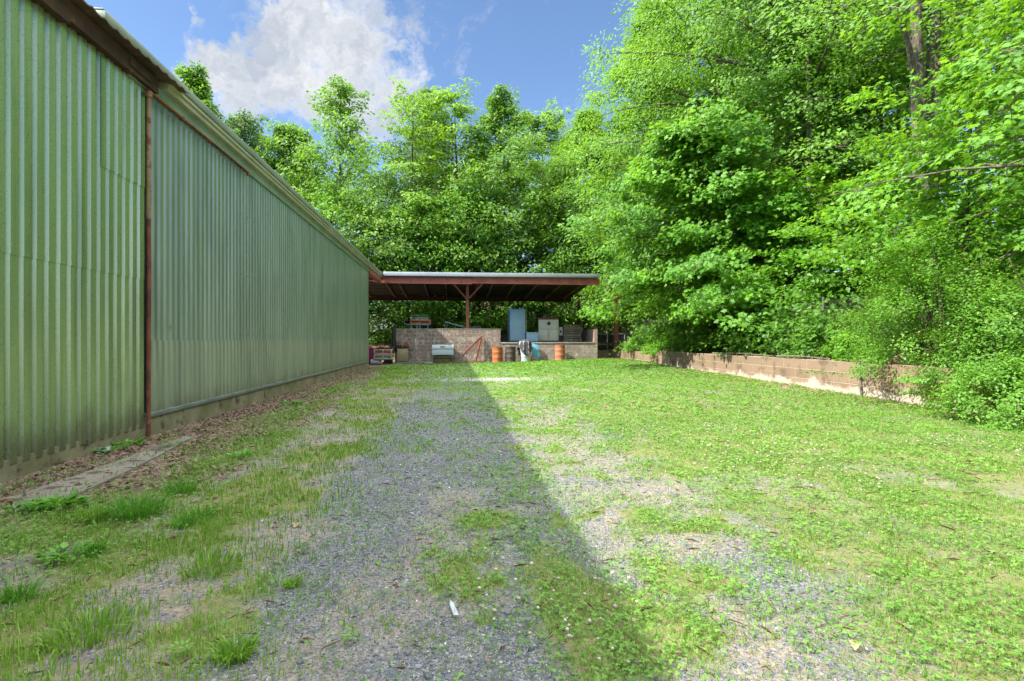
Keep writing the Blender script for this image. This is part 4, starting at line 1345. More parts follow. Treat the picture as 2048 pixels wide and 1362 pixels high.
tree('maple_tree', 'young maple with flat dark green layers between the fence posts', (x + .6, 15.5, tz(x + .6, 15.5)), 5.0, .36, 2.1, prof_round, 20, 12, 24, 'maple', .13,
     M['leaf_maple'], M['bark_brown'], 67, group=GY, droop=.2, spray=.5, tr=.07, el=(-.1, .8), flat=.15, twigs=True)
# big double trunk tree and the near maple at the right edge
x = XT(1868, 14.5)
tree('oak_tree', 'big tree with a dark bare double trunk high in the right hand woods', (x, 14.8, tz(x, 14.8)), 21, .40, 5.0, prof_ovate, 44, 15, 24, 'oval', .15,
     M['leaf_hornbeam'], M['bark_grey'], 68, group=GR, droop=.3, spray=.6, tr=.28, el=(.0, .9), flat=.35, push=(-.15, -.1), twigs=True)
mb = MB()
x0 = 0
mb.tube([(.0, -.1, .1), (-.12, -.15, 2.0), (-.38, -.2, 5.0), (-.55, -.25, 8.5), (-.7, -.3, 13)], [.25, .22, .2, .17, .09], 9)
mb.tube([(-.42, -.2, 6.0), (-.9, -.6, 6.8), (-1.5, -1.0, 7.9), (-2.0, -1.3, 8.4)], [.12, .10, .08, .05], 7)
mb.tube([(.1, 0, 5.6), (.8, -.9, 6.0), (1.6, -1.9, 5.9)], [.09, .06, .03], 6).tube([(.1, 0, 8.0), (.7, -.8, 8.0), (1.3, -1.6, 7.1)], [.09, .06, .03], 6)
oak = [o for o in COL.objects if o.name.startswith('oak_tree')][0]
mb.build('second_trunk', M['bark_grey'], oak)
tree('maple_tree', 'nearest maple reaching in at the right edge with bright star shaped leaves', (11.3, 7.9, tz(11.3, 7.9)), 8.2, .27, 3.6, prof_ovate, 42, 15, 24, 'maple', .125,
     M['leaf_maple'], M['bark_pale'], 69, group=GR, droop=.30, spray=.48, tr=.11, el=(-.15, .8), flat=.16, push=(-.2, .0), twigs=True, upw=1.1, nrm_lean=(-.3, -.1, 0))
x = XT(1900, 10.6)
tree('maple_tree', 'slim maple with drooping layers above the flowering shrub', (x + .5, 10.8, tz(x + .5, 10.8)), 6.2, .38, 2.5, prof_round, 26, 13, 24, 'maple', .12,
     M['leaf_maple'], M['bark_brown'], 70, group=GY, droop=.3, spray=.45, tr=.07, el=(-.15, .7), flat=.16, push=(-.2, -.1), twigs=True)
# slim woodland trees seen between the others
for i, (px, Y, h, rad, tr, cb, lab) in enumerate((
        (1622, 18.6, 14, 2.2, .21, .62, 'stout bare trunk with sunlit patches behind the chain link fence'),
        (1602, 22, 13, 2.0, .09, .6, 'thin pole tree left of the stout sunlit trunk'),
        (1678, 19.5, 12, 1.8, .07, .5, 'thin leaning pole tree right of the stout sunlit trunk'),
        (1768, 20.5, 16, 2.4, .12, .62, 'slender tree of a close pair left of the double trunk'),
        (1790, 19.5, 15, 2.2, .11, .62, 'straighter tree of a close pair left of the double trunk'),
        (1720, 24, 15, 2.6, .13, .5, 'grey pole tree deep in the shade of the right hand woods'),
        (1545, 25, 15, 2.6, .12, .5, 'dim trunk deep in the woods above the fence'),
        (1480, 27, 16, 2.8, .14, .5, 'dim trunk behind the low spreading maple'),
        (1960, 16, 14, 2.4, .13, .5, 'dark trunk right of the double trunk tree'),
        (1235, 44, 12, 2.6, .13, .45, 'pale trunk behind the slatted fence and red post'),
        (1165, 46, 13, 2.6, .16, .5, 'twin looking trunk behind the pallet stack'),
        (1078, 43.5, 12, 2.4, .12, .5, 'pale thin trunk left above the beige cabinet'),
        (1088, 45, 12, 2.4, .15, .5, 'grey trunk right above the beige cabinet'),
        (985, 42, 11, 2.2, .10, .5, 'slim trunk left of the tall blue cabinet'),
        (903, 41.5, 11, 2.2, .10, .5, 'slim pale trunk above the tilted table'),
        (828, 40.2, 11, 2.2, .22, .55, 'thick twin trunk straight above the pallet pile on the platform'),
        (776, 41.5, 10, 2.2, .09, .5, 'thin dark leaning trunk left of the pallet pile'),
        (1215, 38.6, 10, 2.3, .09, .4, 'young tree right beside the back corner post of the shed'))):
    x = XT(px, Y)
    tree('woodland_tree', lab, (x, Y, tz(x, Y)), h, cb, rad, prof_round, 20, 10, 16, 'oval', .20 if Y < 30 else .26, M['leaf_under'], M[('bark_grey', 'bark_brown', 'bark_pale')[i % 3]],
         90 + i, group=('pole trees inside the right hand woods' if i < 9 else 'trunks behind the shed'), tr=tr, lean=(random.uniform(-.8, .5), random.uniform(-.4, .4)), el=(0, .8), spray=.6)


# ------------------------------------------------------------------ shrubs
def shrub(name, label, x, y, z0, rx, ry, rz, n, ls, shape, lm, seed, blossom=0, group=None, ncl=70, skew=(0, 0)):
    g = np.random.default_rng(seed)
    root = empty(name, (x, y, z0), label, 'shrub', group)
    st = MB()
    for k in range(11):
        a = g.uniform(0, 6.28); e = g.uniform(.5, 1.0)
        p1 = np.array([math.cos(a) * rx * .35 * e, math.sin(a) * ry * .35 * e, rz * .5]); p2 = np.array([math.cos(a) * rx * .75 * e + skew[0] * .6, math.sin(a) * ry * .75 * e + skew[1] * .6, rz * g.uniform(.75, 1.3)])
        st.tube([(p1[0] * .15, p1[1] * .15, -.15), p1, p2], [.022, .016, .006], 5, False)
    st.build('stems', M['bark_brown'], root)
    P, N, D, S, T_ = [], [], [], [], []
    cl = []
    for k in range(ncl):
        u = unit(g.normal(size=(1, 3)))[0]; u[2] = abs(u[2]) * 1.15 - .32
        r = g.uniform(.45, 1.05) ** .6
        c = np.array([u[0] * rx, u[1] * ry, rz * .30 + u[2] * rz * .95]) * np.array([r, r, r])
        c[2] = max(c[2], .06)
        c[:2] += np.array(skew) * (c[2] / rz)
        cl.append((c, u))
        m = int(n / ncl * g.uniform(.6, 1.4)); bt = g.uniform(-.22, .22)
        # arching sprays
        d = unit((u + np.array([0, 0, .5]) + g.normal(0, .4, 3))[None])[0]
        Ls = g.uniform(.35, .8) * (rx + rz) * .38
        s = g.uniform(0, 1, m)
        pos = c[None] + d[None] * (s * Ls)[:, None] + np.array([0, 0, -1.0])[None] * (s ** 2 * Ls * .45)[:, None] + g.normal(0, .10 * rx ** .5, (m, 3))
        P.append(pos); N.append(np.array([0, 0, .9])[None] + .8 * u[None] + g.normal(0, .55, (m, 3)))
        D.append(d[None] + g.normal(0, .8, (m, 3)) + np.array([0, 0, -.3])[None]); S.append(ls * g.uniform(.6, 1.3, m)); T_.append(np.clip(.5 + bt + g.normal(0, .2, m), 0, 1))
    P = np.concatenate(P); P[:, 2] = np.maximum(P[:, 2], .02)
    leaves('foliage', P, np.concatenate(N), np.concatenate(D), np.concatenate(S), np.concatenate(T_), shape, M[lm], root)
    if blossom:
        P, N, D, S = [], [], [], []
        for k in range(blossom):
            c, u = cl[g.integers(len(cl))]
            c = c * 1.10 + u * .12
            m = 26
            P.append(c[None] + g.normal(0, .085, (m, 3))); N.append(np.array([0, 0, .5])[None] + u[None] + g.normal(0, .6, (m, 3))); D.append(g.normal(size=(m, 3))); S.append(.034 * g.uniform(.6, 1.3, m))
        P = np.concatenate(P); P[:, 2] = np.maximum(P[:, 2], .1)
        leaves('blossom', P, np.concatenate(N), np.concatenate(D), np.concatenate(S), g.uniform(0, 1, len(P)), 'oval', M['petal_pink'], root)
    return root


GS = 'shrubs at the near end of the retaining wall'
shrub('privet_shrub', 'tallest privet shrub with fine pale leaves rising over the near end of the wall', 10.0, 9.6, .55, 1.35, 1.5, 2.5, 17000, .058, 'oval', 'leaf_shrub', 201, 6, GS, 95, (-.3, -.2))
shrub('flowering_shrub', 'flowering shrub with faded pinkish clusters hanging down over the wall end', 9.85, 8.35, .25, 1.0, 1.0, 1.7, 13000, .060, 'oval', 'leaf_shrub', 202, 16, GS, 80, (-.25, -.1))
shrub('low_shrub', 'low spreading shrub reaching the grass at the right edge of the yard', 8.75, 7.1, .03, .85, .95, .95, 10000, .055, 'oval', 'leaf_shrub', 203, 8, GS, 70)
shrub('dark_shrub', 'darker shrub behind the flowering one at the right edge', 10.2, 7.5, .3, 1.3, 1.1, 2.4, 12000, .066, 'oval', 'leaf_under', 204, 4, GS, 80)
shrub('privet_shrub', 'rounded privet on the bank between the tall privet and the young maple', 11.2, 11.6, .8, 1.1, 1.2, 1.9, 9000, .062, 'oval', 'leaf_shrub', 205, 0, GS, 70)
GU = 'bushes along the chain link fence'
for i, (px, Y, off, rx, rz, lab, lm) in enumerate((
        (1345, 24.6, .3, .9, .9, 'bush spilling over the wall at the jog beneath the low maple', 'leaf_maple'),
        (1290, 28.5, .3, .8, .7, 'small bright bush on the bank right of the red post', 'leaf_shrub'),
        (1480, 18.2, 1.5, .8, 1.0, 'bush tangled in the fence left of its tall grey post', 'leaf_under'),
        (1620, 14.9, 1.7, .9, .9, 'low bush at the fence foot right of its tall grey post', 'leaf_under'),
        (1700, 13.0, 1.1, .55, .7, 'leafy sapling bush on the bank above the bare vine stems', 'leaf_maple'))):
    y = Y; x = float(wx(Y)) + off
    shrub('bush', lab, x, y, tz(x, y) - .05, rx, rx, rz, 3800, .10, 'oval', lm, 220 + i, 0, GU, 45)

# tall grass clump and seedlings on the wall top by the vine
def tuft(name, label, x, y, z, n, h, spread, lm, seed, cat='grass tuft', group=None, wid=.006, curve=.5):
    g = np.random.default_rng(seed)
    a = g.uniform(0, 6.28, n); r = np.sqrt(g.uniform(0, 1, n)) * spread
    base = np.stack([r * np.cos(a), r * np.sin(a), np.zeros(n)], 1)
    o = blades(name, base, h * g.uniform(.5, 1.15, n), wid * g.uniform(.7, 1.4, n), g, lm, lean=np.stack([np.cos(a), np.sin(a)], 1) * (.15 + .5 * (r / max(spread, 1e-3)))[:, None], curve=curve)
    o.location = (x, y, z)
    return tag(o, label, cat, group)


def blades(name, base, h, w, g, lm, lean=None, curve=.5, tint=None):
    """bent grass blades: quad and tip each, one mesh"""
    n = len(base)
    az = g.uniform(0, 2 * np.pi, n)
    sd = np.stack([np.cos(az), np.sin(az), np.zeros(n)], 1)
    ln = np.stack([-np.sin(az), np.cos(az), np.zeros(n)], 1) * (g.normal(0, .35, n))[:, None]
    if lean is not None: ln[:, :2] += lean
    up = np.array([0, 0, 1.0])
    mid = base + h[:, None] * (.55 * up + .35 * ln)
    tip = base + h[:, None] * (np.maximum(.35, 1 - curve * np.linalg.norm(ln, axis=1))[:, None] * up + ln)
    V = np.stack([base - sd * w[:, None] / 2, base + sd * w[:, None] / 2, mid + sd * w[:, None] * .4, mid - sd * w[:, None] * .4, tip], 1)
    k = np.arange(n)[:, None] * 5
    loops = (np.array([0, 1, 2, 3, 3, 2, 4])[None] + k).ravel()
    st = (np.array([0, 4])[None] + np.arange(n)[:, None] * 7).ravel()
    if tint is None: tint = np.clip(g.normal(.5, .28, n), 0, 1)
    return np_mesh(name, V.reshape(-1, 3), loops, st, M[lm], None, np.repeat(tint, 5))


y_ = 11.3; x_ = float(wx(y_)) + .35
tuft('tall_grass_clump', 'clump of tall broad grass standing on the bank over the bare vine stems', x_, y_, .70, 90, .75, .22, 'grass_lush', 301, wid=.018)
for i, (px, py, h, n, sp, lm, lab) in enumerate((
        (278, 1030, .20, 420, .15, 'grass_lush', 'largest lush green grass tuft beside the concrete strip'),
        (190, 1042, .15, 170, .09, 'grass', 'grass tuft between the broad leaved weed and the largest lush tuft'),
        (362, 985, .15, 200, .10, 'grass_lush', 'lush grass tuft on the leaf litter just behind the largest tuft'),
        (402, 1032, .10, 200, .08, 'grass_lush', 'short dense grass tuft right of the largest lush tuft'),
        (366, 1050, .10, 130, .06, 'grass_lush', 'little grass tuft close in front of the short dense tuft'),
        (186, 1105, .12, 90, .05, 'grass_lush', 'slim dark grass tuft on the bare soil below the broad leaved weed'),
        (470, 1305, .09, 240, .07, 'grass', 'yellowish grass tuft alone on the gravel near the bottom left'),
        (38, 1195, .12, 120, .06, 'grass_lush', 'dark grass tuft by the left edge of the photograph'),
        (585, 1165, .07, 90, .035, 'grass', 'wispy yellow grass tuft on the grey gravel'),
        (420, 1130, .10, 220, .16, 'grass', 'wide grass clump in the strip between soil and gravel'),
        (180, 1260, .11, 260, .16, 'grass', 'wide bright grass clump in the lower left corner'))):
    x, y = gp(px, py, .02)
    tuft('grass_tuft', lab, x, y, float(ground_z(x, y)), n, h, sp, lm, 310 + i, group='grass tufts in the left strip')


def rosette(name, label, px, py, n, L, wid, lm, seed, cat='weed', up=.7):
    g = np.random.default_rng(seed)
    x, y = gp(px, py, .02)
    n = int(n * 2.6)
    a = np.arange(n) * 2.4 + g.uniform(-.3, .3, n)
    d = np.stack([np.cos(a), np.sin(a), np.full(n, .25)], 1)
    nr = np.stack([-np.cos(a) * .4, -np.sin(a) * .4, np.ones(n)], 1) + g.normal(0, .2, (n, 3))
    rr = L * .75 * g.uniform(0, 1, n) ** .8
    pos = np.stack([np.cos(a) * rr, np.sin(a) * rr * .8, .012 + .05 * up * g.uniform(0, 1, n)], 1)
    o = leaves(name, pos, nr, d, L * .52 * g.uniform(.5, 1.15, n), np.clip(g.normal(.55, .25, n), 0, 1), 'oval', M[lm], None, wid)
    o.location = (x, y, float(ground_z(x, y)))
    return tag(o, label, cat, 'broad leaved weeds on the left')


for k, (px, py, n, L, w, lab) in enumerate((
        (120, 1022, 26, .20, .9, 'sprawling broad leaved weed below the near end of the concrete strip'),
        (60, 1030, 14, .14, 1.0, 'smaller broad leaved weed at the left edge by the concrete strip'),
        (255, 892, 16, .22, .8, 'dock weed with upright leaves against the mossy foundation'),
        (222, 905, 12, .18, .9, 'flat dock weed beside the dull grey scrap at the foundation'),
        (345, 898, 9, .12, .8, 'small weed growing on the far end of the concrete strip'),
        (130, 1115, 18, .15, .9, 'feathery weed on the litter right of the left edge ground ivy'),
        (488, 915, 12, .16, .8, 'broad leaved weed in the litter band by the gravel edge'),
        (365, 1300, 14, .05, 1.0, 'small pale rosette on the gravel near the yellowish tuft'),
        (700, 1275, 12, .045, 1.0, 'tiny rosette on the gravel left of the white stick'),
        (585, 812, 16, .22, .9, 'weed with large leaves in the far litter near the wall'))):
    rosette('weed', lab, px, py, n, L, w, 'clover' if k in (7, 8) else 'grass_lush', 330 + k)


# ------------------------------------------------------------------ ground cover
def sample(n, x0, x1, y0, y1, g):
    return g.uniform(x0, x1, n), g.uniform(y0, y1, n)


def shore(x, y): return (x < wx(y) - .14) & (x > -4.0)


g = np.random.default_rng(21)
# grass: many blades near, fewer and larger far away
GB_, GH, GWd = [], [], []
for n, y0, y1, x0, x1, h, w in ((130000, 1.5, 4.2, -3.9, 4.6, .052, .0042), (100000, 4.2, 8.5, -3.9, 8.6, .058, .007), (80000, 8.5, 17, -3.9, 9.9, .055, .013), (60000, 17, 30.1, -3.9, 10.2, .06, .024)):
    x, y = sample(n, x0, x1, y0, y1, g)
    v = m_veg(x, y) * 1.35 * sst(.24, .66, N3.fbm(x * 6, y * 6, 4))
    k = (g.uniform(0, 1, n) < v * .95) & shore(x, y)
    x, y = x[k], y[k]
    left = sst(-.2, -.9, x)
    GB_.append(np.stack([x, y, ground_z(x, y) - .004], 1)); GH.append(h * g.uniform(.35, 1.2, len(x)) * (.7 + .5 * left) * (.6 + .8 * N4.fbm(x * 1.7, y * 1.7, 3))); GWd.append(w * g.uniform(.6, 1.4, len(x)))
B = np.concatenate(GB_)
gr = blades('grass', B, np.concatenate(GH), np.concatenate(GWd), g, 'grass', tint=np.clip(.15 + .75 * N2.fbm(B[:, 0] * .9, B[:, 1] * .9, 4) + g.normal(0, .2, len(B)), 0, 1))
tag(gr, 'short green and yellowish grass across the yard', 'grass', kind='stuff')
# dry stalks
x, y = sample(9000, -3.8, 6, 1.6, 12, g)
k = (g.uniform(0, 1, len(x)) < .15 + .5 * m_veg(x, y)) & shore(x, y)
x, y = x[k], y[k]
n = len(x)
a = g.uniform(0, 6.28, n)
o = leaves('dry_grass', np.stack([x, y, ground_z(x, y) + g.uniform(.004, .03, n)], 1), np.array([[0, 0, 1.0]]) + g.normal(0, .3, (n, 3)), np.stack([np.cos(a), np.sin(a), g.normal(0, .25, n)], 1), g.uniform(.03, .12, n), g.uniform(0, 1, n), 'narrow', M['straw'], None, .11)
tag(o, 'dry straw stalks lying among the grass and gravel', 'dry grass', kind='stuff')

# clover: three leaflets each
P, S = [], []
for n, y0, y1, x0, x1, s in ((80000, 1.5, 4.5, -3.9, 4.8, .0115), (80000, 4.5, 9, -3.9, 8.8, .016), (46000, 9, 17, -3.9, 9.9, .028), (30000, 17, 30, -2, 10.2, .05)):
    x, y = sample(n, x0, x1, y0, y1, g)
    v = m_veg(x, y) * sst(-1.6, .6, x + 1.2 * (N1.fbm(x, y, 3) - .5)) * 1.25 * sst(.26, .62, N3.fbm(x * 4.1 + 7, y * 4.1, 4)) + .9 * bump2(x, y, -3.2, 3.3, .6, .55) + .55 * np.clip(m_lush(x, y), 0, 1)
    k = (g.uniform(0, 1, n) < v) & shore(x, y)
    x, y = x[k], y[k]
    P.append(np.stack([x, y, ground_z(x, y) + g.uniform(.012, .05, len(x))], 1)); S.append(s * g.uniform(.6, 1.3, len(x)))
P = np.concatenate(P); S = np.concatenate(S); n = len(P)
a0 = g.uniform(0, 6.28, n); nn = np.array([[0, 0, 1.0]]) + g.normal(0, .35, (n, 3)); tn = np.clip(.2 + .6 * N2.fbm(P[:, 0] * 1.3, P[:, 1] * 1.3, 4) + g.normal(0, .2, n), 0, 1)
a3 = (a0[:, None] + np.array([0, 2.09, 4.19])[None]).ravel()
o = leaves('clover', np.repeat(P, 3, 0), np.repeat(nn, 3, 0), np.stack([np.cos(a3), np.sin(a3), np.zeros(3 * n)], 1), np.repeat(S, 3), np.repeat(tn, 3), 'oval', M['clover'], None, 1.35)
tag(o, 'low clover carpet over the sunny side of the yard', 'clover', kind='stuff')

# white clover heads
x, y = sample(15000, .1, 9.6, 1.6, 24, g)
v = m_veg(x, y) * sst(.40, .62, N4.fbm(x * .6 + 3, y * .6, 3)) * np.where(y < 6, .9, .75)
k = (g.uniform(0, 1, len(x)) < v) & shore(x, y)
x, y = x[k], y[k]
n = len(x)
ico = bmesh.new(); bmesh.ops.create_icosphere(ico, subdivisions=1, radius=1)
iv = np.array([q.co[:] for q in ico.verts]); fi = np.array([[q.index for q in f.verts] for f in ico.faces]); ico.free()
cs = g.uniform(.006, .0125, n)
C_ = np.stack([x, y, ground_z(x, y) + g.uniform(.035, .075, n)], 1)
V = C_[:, None] + iv[None] * cs[:, None, None] * np.array([1, 1, .85]) * g.uniform(.8, 1.2, (n, len(iv), 1))
o = np_mesh('clover_flowers', V.reshape(-1, 3), (fi[None] + (np.arange(n) * len(iv))[:, None, None]).ravel(), np.arange(n * len(fi)) * 3, M['blossom'], None, np.repeat(g.uniform(0, 1, n), len(iv)))
tag(o, 'small white clover heads scattered through the grass', 'flowers', kind='stuff')


# gravel
def gravel_mat():
    m, nt, out = new_mat('stone')
    gg = NG(nt)
    t = gg.n('ShaderNodeAttribute', attribute_name='tint').outputs['Fac']
    col = gg.ramp(t, [(0, (.06, .068, .082)), (.45, (.135, .148, .168)), (.8, (.22, .23, .245)), (.93, (.33, .31, .29)), (1, (.62, .60, .57))])
    gg.pbr(out, col, .8, 0, None, .3)
    return m


M['stone'] = gravel_mat()
P, S, TT = [], [], []
for n, y0, y1, x0, x1, s in ((90000, 1.6, 3.6, -2.6, 3.6, .0042), (50000, 3.6, 6.5, -2.6, 4.0, .0062), (30000, 6.5, 11.5, -2.6, 3.5, .010), (2600, 1.6, 5, -2.6, 3.0, .012), (400, 2.0, 9, -3, 3.6, .014)):
    x, y = sample(n, x0, x1, y0, y1, g)
    k = (g.uniform(0, 1, n) < (1 - .92 * m_veg(x, y)) * (1 - m_litter(x, y)) * (.35 + .9 * N1.fbm(x * 2, y * 2, 3)) * (1 - .75 * np.clip(m_sand(x, y), 0, 1))) & shore(x, y)
    x, y = x[k], y[k]
    P.append(np.stack([x, y, ground_z(x, y) + .001], 1)); S.append(s * np.exp(np.clip(g.normal(0, .45, len(x)), -1, .6))); TT.append(np.clip(g.beta(2, 3, len(x)) + (g.uniform(0, 1, len(x)) > .985) * .6, 0, 1))
P = np.concatenate(P); S = np.concatenate(S); TT = np.concatenate(TT); n = len(P)
ov = np.array([(1, 0, 0), (.2, 1, 0), (-1, .15, 0), (-.1, -1, 0), (.1, .05, 1), (0, 0, -1)]); of = np.array([(0, 1, 4), (1, 2, 4), (2, 3, 4), (3, 0, 4), (1, 0, 5), (2, 1, 5), (3, 2, 5), (0, 3, 5)])
az = g.uniform(0, 6.28, n); ca, sa = np.cos(az), np.sin(az)
L_ = ov[None] * (g.uniform(.6, 1.3, (n, 6, 3)) * np.array([1.25, .9, .6])) * S[:, None, None]
V = np.stack([L_[..., 0] * ca[:, None] - L_[..., 1] * sa[:, None], L_[..., 0] * sa[:, None] + L_[..., 1] * ca[:, None], L_[..., 2] + L_[..., 0] * g.normal(0, .3, (n, 1))], 2) + P[:, None]
o = np_mesh('gravel', V.reshape(-1, 3), (of[None] + (np.arange(n) * 6)[:, None, None]).ravel(), np.arange(n * 8) * 3, M['stone'], None, np.repeat(TT, 6))
tag(o, 'loose blue grey crushed stone on the drive', 'gravel', kind='stuff')

# leaf litter by the wall and on the bank
x1_, y1_ = sample(36000, -4.0, -1.3, 3.2, 25, g)
k = g.uniform(0, 1, len(x1_)) < m_litter(x1_, y1_) * (1 - .6 * m_veg(x1_, y1_)) * np.where(y1_ > 14, .5, 1)
dl = np.abs((x1_ + 3.12) - (-.31) * (y1_ - 4.5) / 2.55 * 1.0) + (y1_ > 7.1) * 9
k = k & ((dl > .20) | (g.uniform(0, 1, len(x1_)) < .06))
x1_, y1_ = x1_[k], y1_[k]
x2_, y2_ = sample(2600, -3.6, 8.5, 1.6, 14, g)
x4_, y4_ = sample(2500, 7.6, 9.3, 7, 14, g)
k = g.uniform(0, 1, 2500) < sst(1.4, .2, wx(y4_) - .1 - x4_) ** 2; x4_, y4_ = x4_[k], y4_[k]
x = np.concatenate([x1_, x2_, x4_]); y = np.concatenate([y1_, y2_, y4_])
n = len(x); a = g.uniform(0, 6.28, n)
sz = np.concatenate([g.uniform(.025, .065, len(x1_)), g.uniform(.012, .035, len(x2_)), g.uniform(.02, .06, len(x4_))])
o = leaves('leaf_litter', np.stack([x, y, ground_z(x, y) + g.uniform(.004, .028, n)], 1), np.array([[0, 0, 1.0]]) + g.normal(0, .45, (n, 3)), np.stack([np.cos(a), np.sin(a), g.normal(0, .2, n)], 1), sz, np.clip(g.beta(2, 2.2, n), 0, 1), 'oval', M['dry'], None, .95)
tag(o, 'dry brown leaf litter along the building foundation', 'leaf litter', kind='stuff')
n = 16000
v_, y = g.uniform(.2, 9, n), g.uniform(5, 33, n)
v_ = .2 + 8.8 * (v_ / 9) ** 1.6
x = wx(y) + v_; z = bank_z(v_, y); a = g.uniform(0, 6.28, n)
n2_ = 9000
xb2, yb2 = g.uniform(-6, 14, n2_), g.uniform(38.4, 47, n2_)
zb2 = bank_z(xb2 - wx(yb2), yb2)
pos = np.concatenate([np.stack([x, y, z + .02], 1), np.stack([xb2, yb2, zb2 + .02], 1)])
n = len(pos); a = g.uniform(0, 6.28, n)
o = leaves('woodland_litter', pos, np.array([[0, 0, 1.0]]) + g.normal(0, .5, (n, 3)), np.stack([np.cos(a), np.sin(a), g.normal(0, .3, n)], 1), g.uniform(.05, .14, n), g.uniform(0, 1, n), 'oval', M['dry'], None, .95)
tag(o, 'brown fallen leaves on the woodland bank', 'leaf litter', kind='stuff')


# undergrowth in the woods and the far mass of trees
def mass(name, label, cat, boxes, shape, ls, lm, seed, ncl, per, rad):
    g = np.random.default_rng(seed)
    P, N, D, S, T_ = [], [], [], [], []
    for (x0, x1, y0, y1, h0, h1), c in zip(boxes, ncl):
        for k in range(c):
            x, y = g.uniform(x0, x1), g.uniform(y0, y1)
            z = tz(x, y) + g.uniform(h0, h1)
            r = rad * g.uniform(.6, 1.3)
            u = g.normal(0, .5, (per, 3)) * np.array([r, r, r * .35]); u[:, 2] -= .2 * (u[:, 0] ** 2 + u[:, 1] ** 2) / r
            bt = g.uniform(-.2, .2)
            P.append(np.array([x, y, z])[None] + u); N.append(np.array([-.15, -.25, .9])[None] + g.normal(0, .55, (per, 3))); D.append(u + g.normal(0, .3, (per, 3)) + np.array([0, 0, -.3])[None])
            S.append(ls * g.uniform(.6, 1.3, per)); T_.append(np.clip(.5 + bt + g.normal(0, .2, per), 0, 1))
    o = leaves(name, np.concatenate(P), np.concatenate(N), np.concatenate(D), np.concatenate(S), np.concatenate(T_), shape, M[lm], None)
    return tag(o, label, cat, kind='stuff')


mass('undergrowth', 'leafy undergrowth behind the shed and through the woods', 'undergrowth',
     [(-9, 2.5, 38.6, 43.5, .1, 4.8), (2.5, 12, 40.5, 46, .1, 4.0), (12.2, 20, 6, 34, .2, 4.5), (11.3, 14, 6, 30, .1, 1.1), (-6, 12, 43, 50, 1, 8), (14, 22, 8, 36, 3, 12), (11.2, 13.5, 9, 28, .8, 3.6), (10.3, 11.3, 15.5, 31, .1, 1.4), (10.5, 11.8, 12.5, 17.5, .3, 2.3)],
     'oval', .17, 'leaf_under', 401, (330, 150, 330, 110, 260, 420, 190, 60, 34), 60, .8)
mass('distant_woods', 'deep mass of woodland foliage closing the view behind the trees', 'woods',
     [(-45, 14, 51, 60, 0, 17.5), (14, 34, 30, 60, 0, 19), (20, 34, 2, 30, 0, 18)], 'oval', .40, 'leaf_tulip', 402, (1000, 700, 700), 64, 1.5)

# ------------------------------------------------------------------ small litter in the foreground
x, y = gp(906, 1226)
t = MB().add([(-.012, -.058, 0), (.014, -.062, 0), (.012, .045, 0), (.002, .066, 0), (-.010, .04, 0), (-.011, -.057, .008), (.013, -.061, .008), (.011, .044, .008), (.002, .064, .008), (-.009, .039, .008)],
             [(4, 3, 2, 1, 0), (5, 6, 7, 8, 9), (0, 1, 6, 5), (1, 2, 7, 6), (2, 3, 8, 7), (3, 4, 9, 8), (4, 0, 5, 9)]).build('wood_chip', M['metal_light'])
t.location = (x, y, float(ground_z(x, y)) + .012); t.rotation_euler = (R(6), R(5), R(14))
tag(t, 'flat pale splinter of painted wood lying on the gravel in the foreground', 'splinter')
x, y = gp(205, 908)
t = MB().add([(-.10, -.04, 0), (.09, -.05, 0), (.10, .04, 0), (-.07, .05, 0), (-.06, -.01, .03), (.05, -.02, .045), (.06, .03, .04), (-.04, .03, .03)],
             [(3, 2, 1, 0), (4, 5, 6, 7), (0, 1, 5, 4), (1, 2, 6, 5), (2, 3, 7, 6), (3, 0, 4, 7)]).build('scrap', M['steel_blue'], None, .006)
t.location = (x, y, .04); tag(t, 'dull grey scrap lying against the mossy foundation', 'scrap')
for i, (px, py, s, lab) in enumerate(((1712, 1298, .05, 'large curled tan leaf on the gravel near the bottom right'), (1624, 1035, .06, 'curled orange brown leaf standing up on the second gravel patch'),
                                      (590, 1055, .05, 'pale brown leaf lying on the gravel left of centre'), (1155, 975, .045, 'reddish dry leaf at the sunny edge of the shadow'))):
    x, y = gp(px, py)
    gg = np.random.default_rng(500 + i)
    vs, fs = [], []
    for a in range(7):
        for b in range(5):
            u, v = a / 6, b / 4 * 2 - 1
            wd = .42 * math.sin(math.pi * min(1, .08 + u * .92)) * (1 - .25 * math.cos(6 * math.pi * u))
            vs.append((s * (u - .5), s * wd * v, s * (.10 + .35 * v * v * wd * 2 + .15 * math.sin(3 * u + i))))
    for a in range(6):
        for b in range(4): fs.append((a * 5 + b, (a + 1) * 5 + b, (a + 1) * 5 + b + 1, a * 5 + b + 1))
    o = MB().add(vs, fs, True).build('dry_leaf', M['straw'] if i % 2 == 0 else M['dry'])
    at_ = o.data.attributes.new('tint', 'FLOAT', 'POINT'); at_.data.foreach_set('value', np.full(len(vs), .8, np.float32))
    md = o.modifiers.new('thickness', 'SOLIDIFY'); md.thickness = .0012
    o.location = (x, y, float(ground_z(x, y)) + .012); o.rotation_euler = (R(gg.uniform(-15, 15)), R(gg.uniform(-10, 25)), gg.uniform(0, 6))
    tag(o, lab, 'leaf', 'single fallen leaves in the foreground')
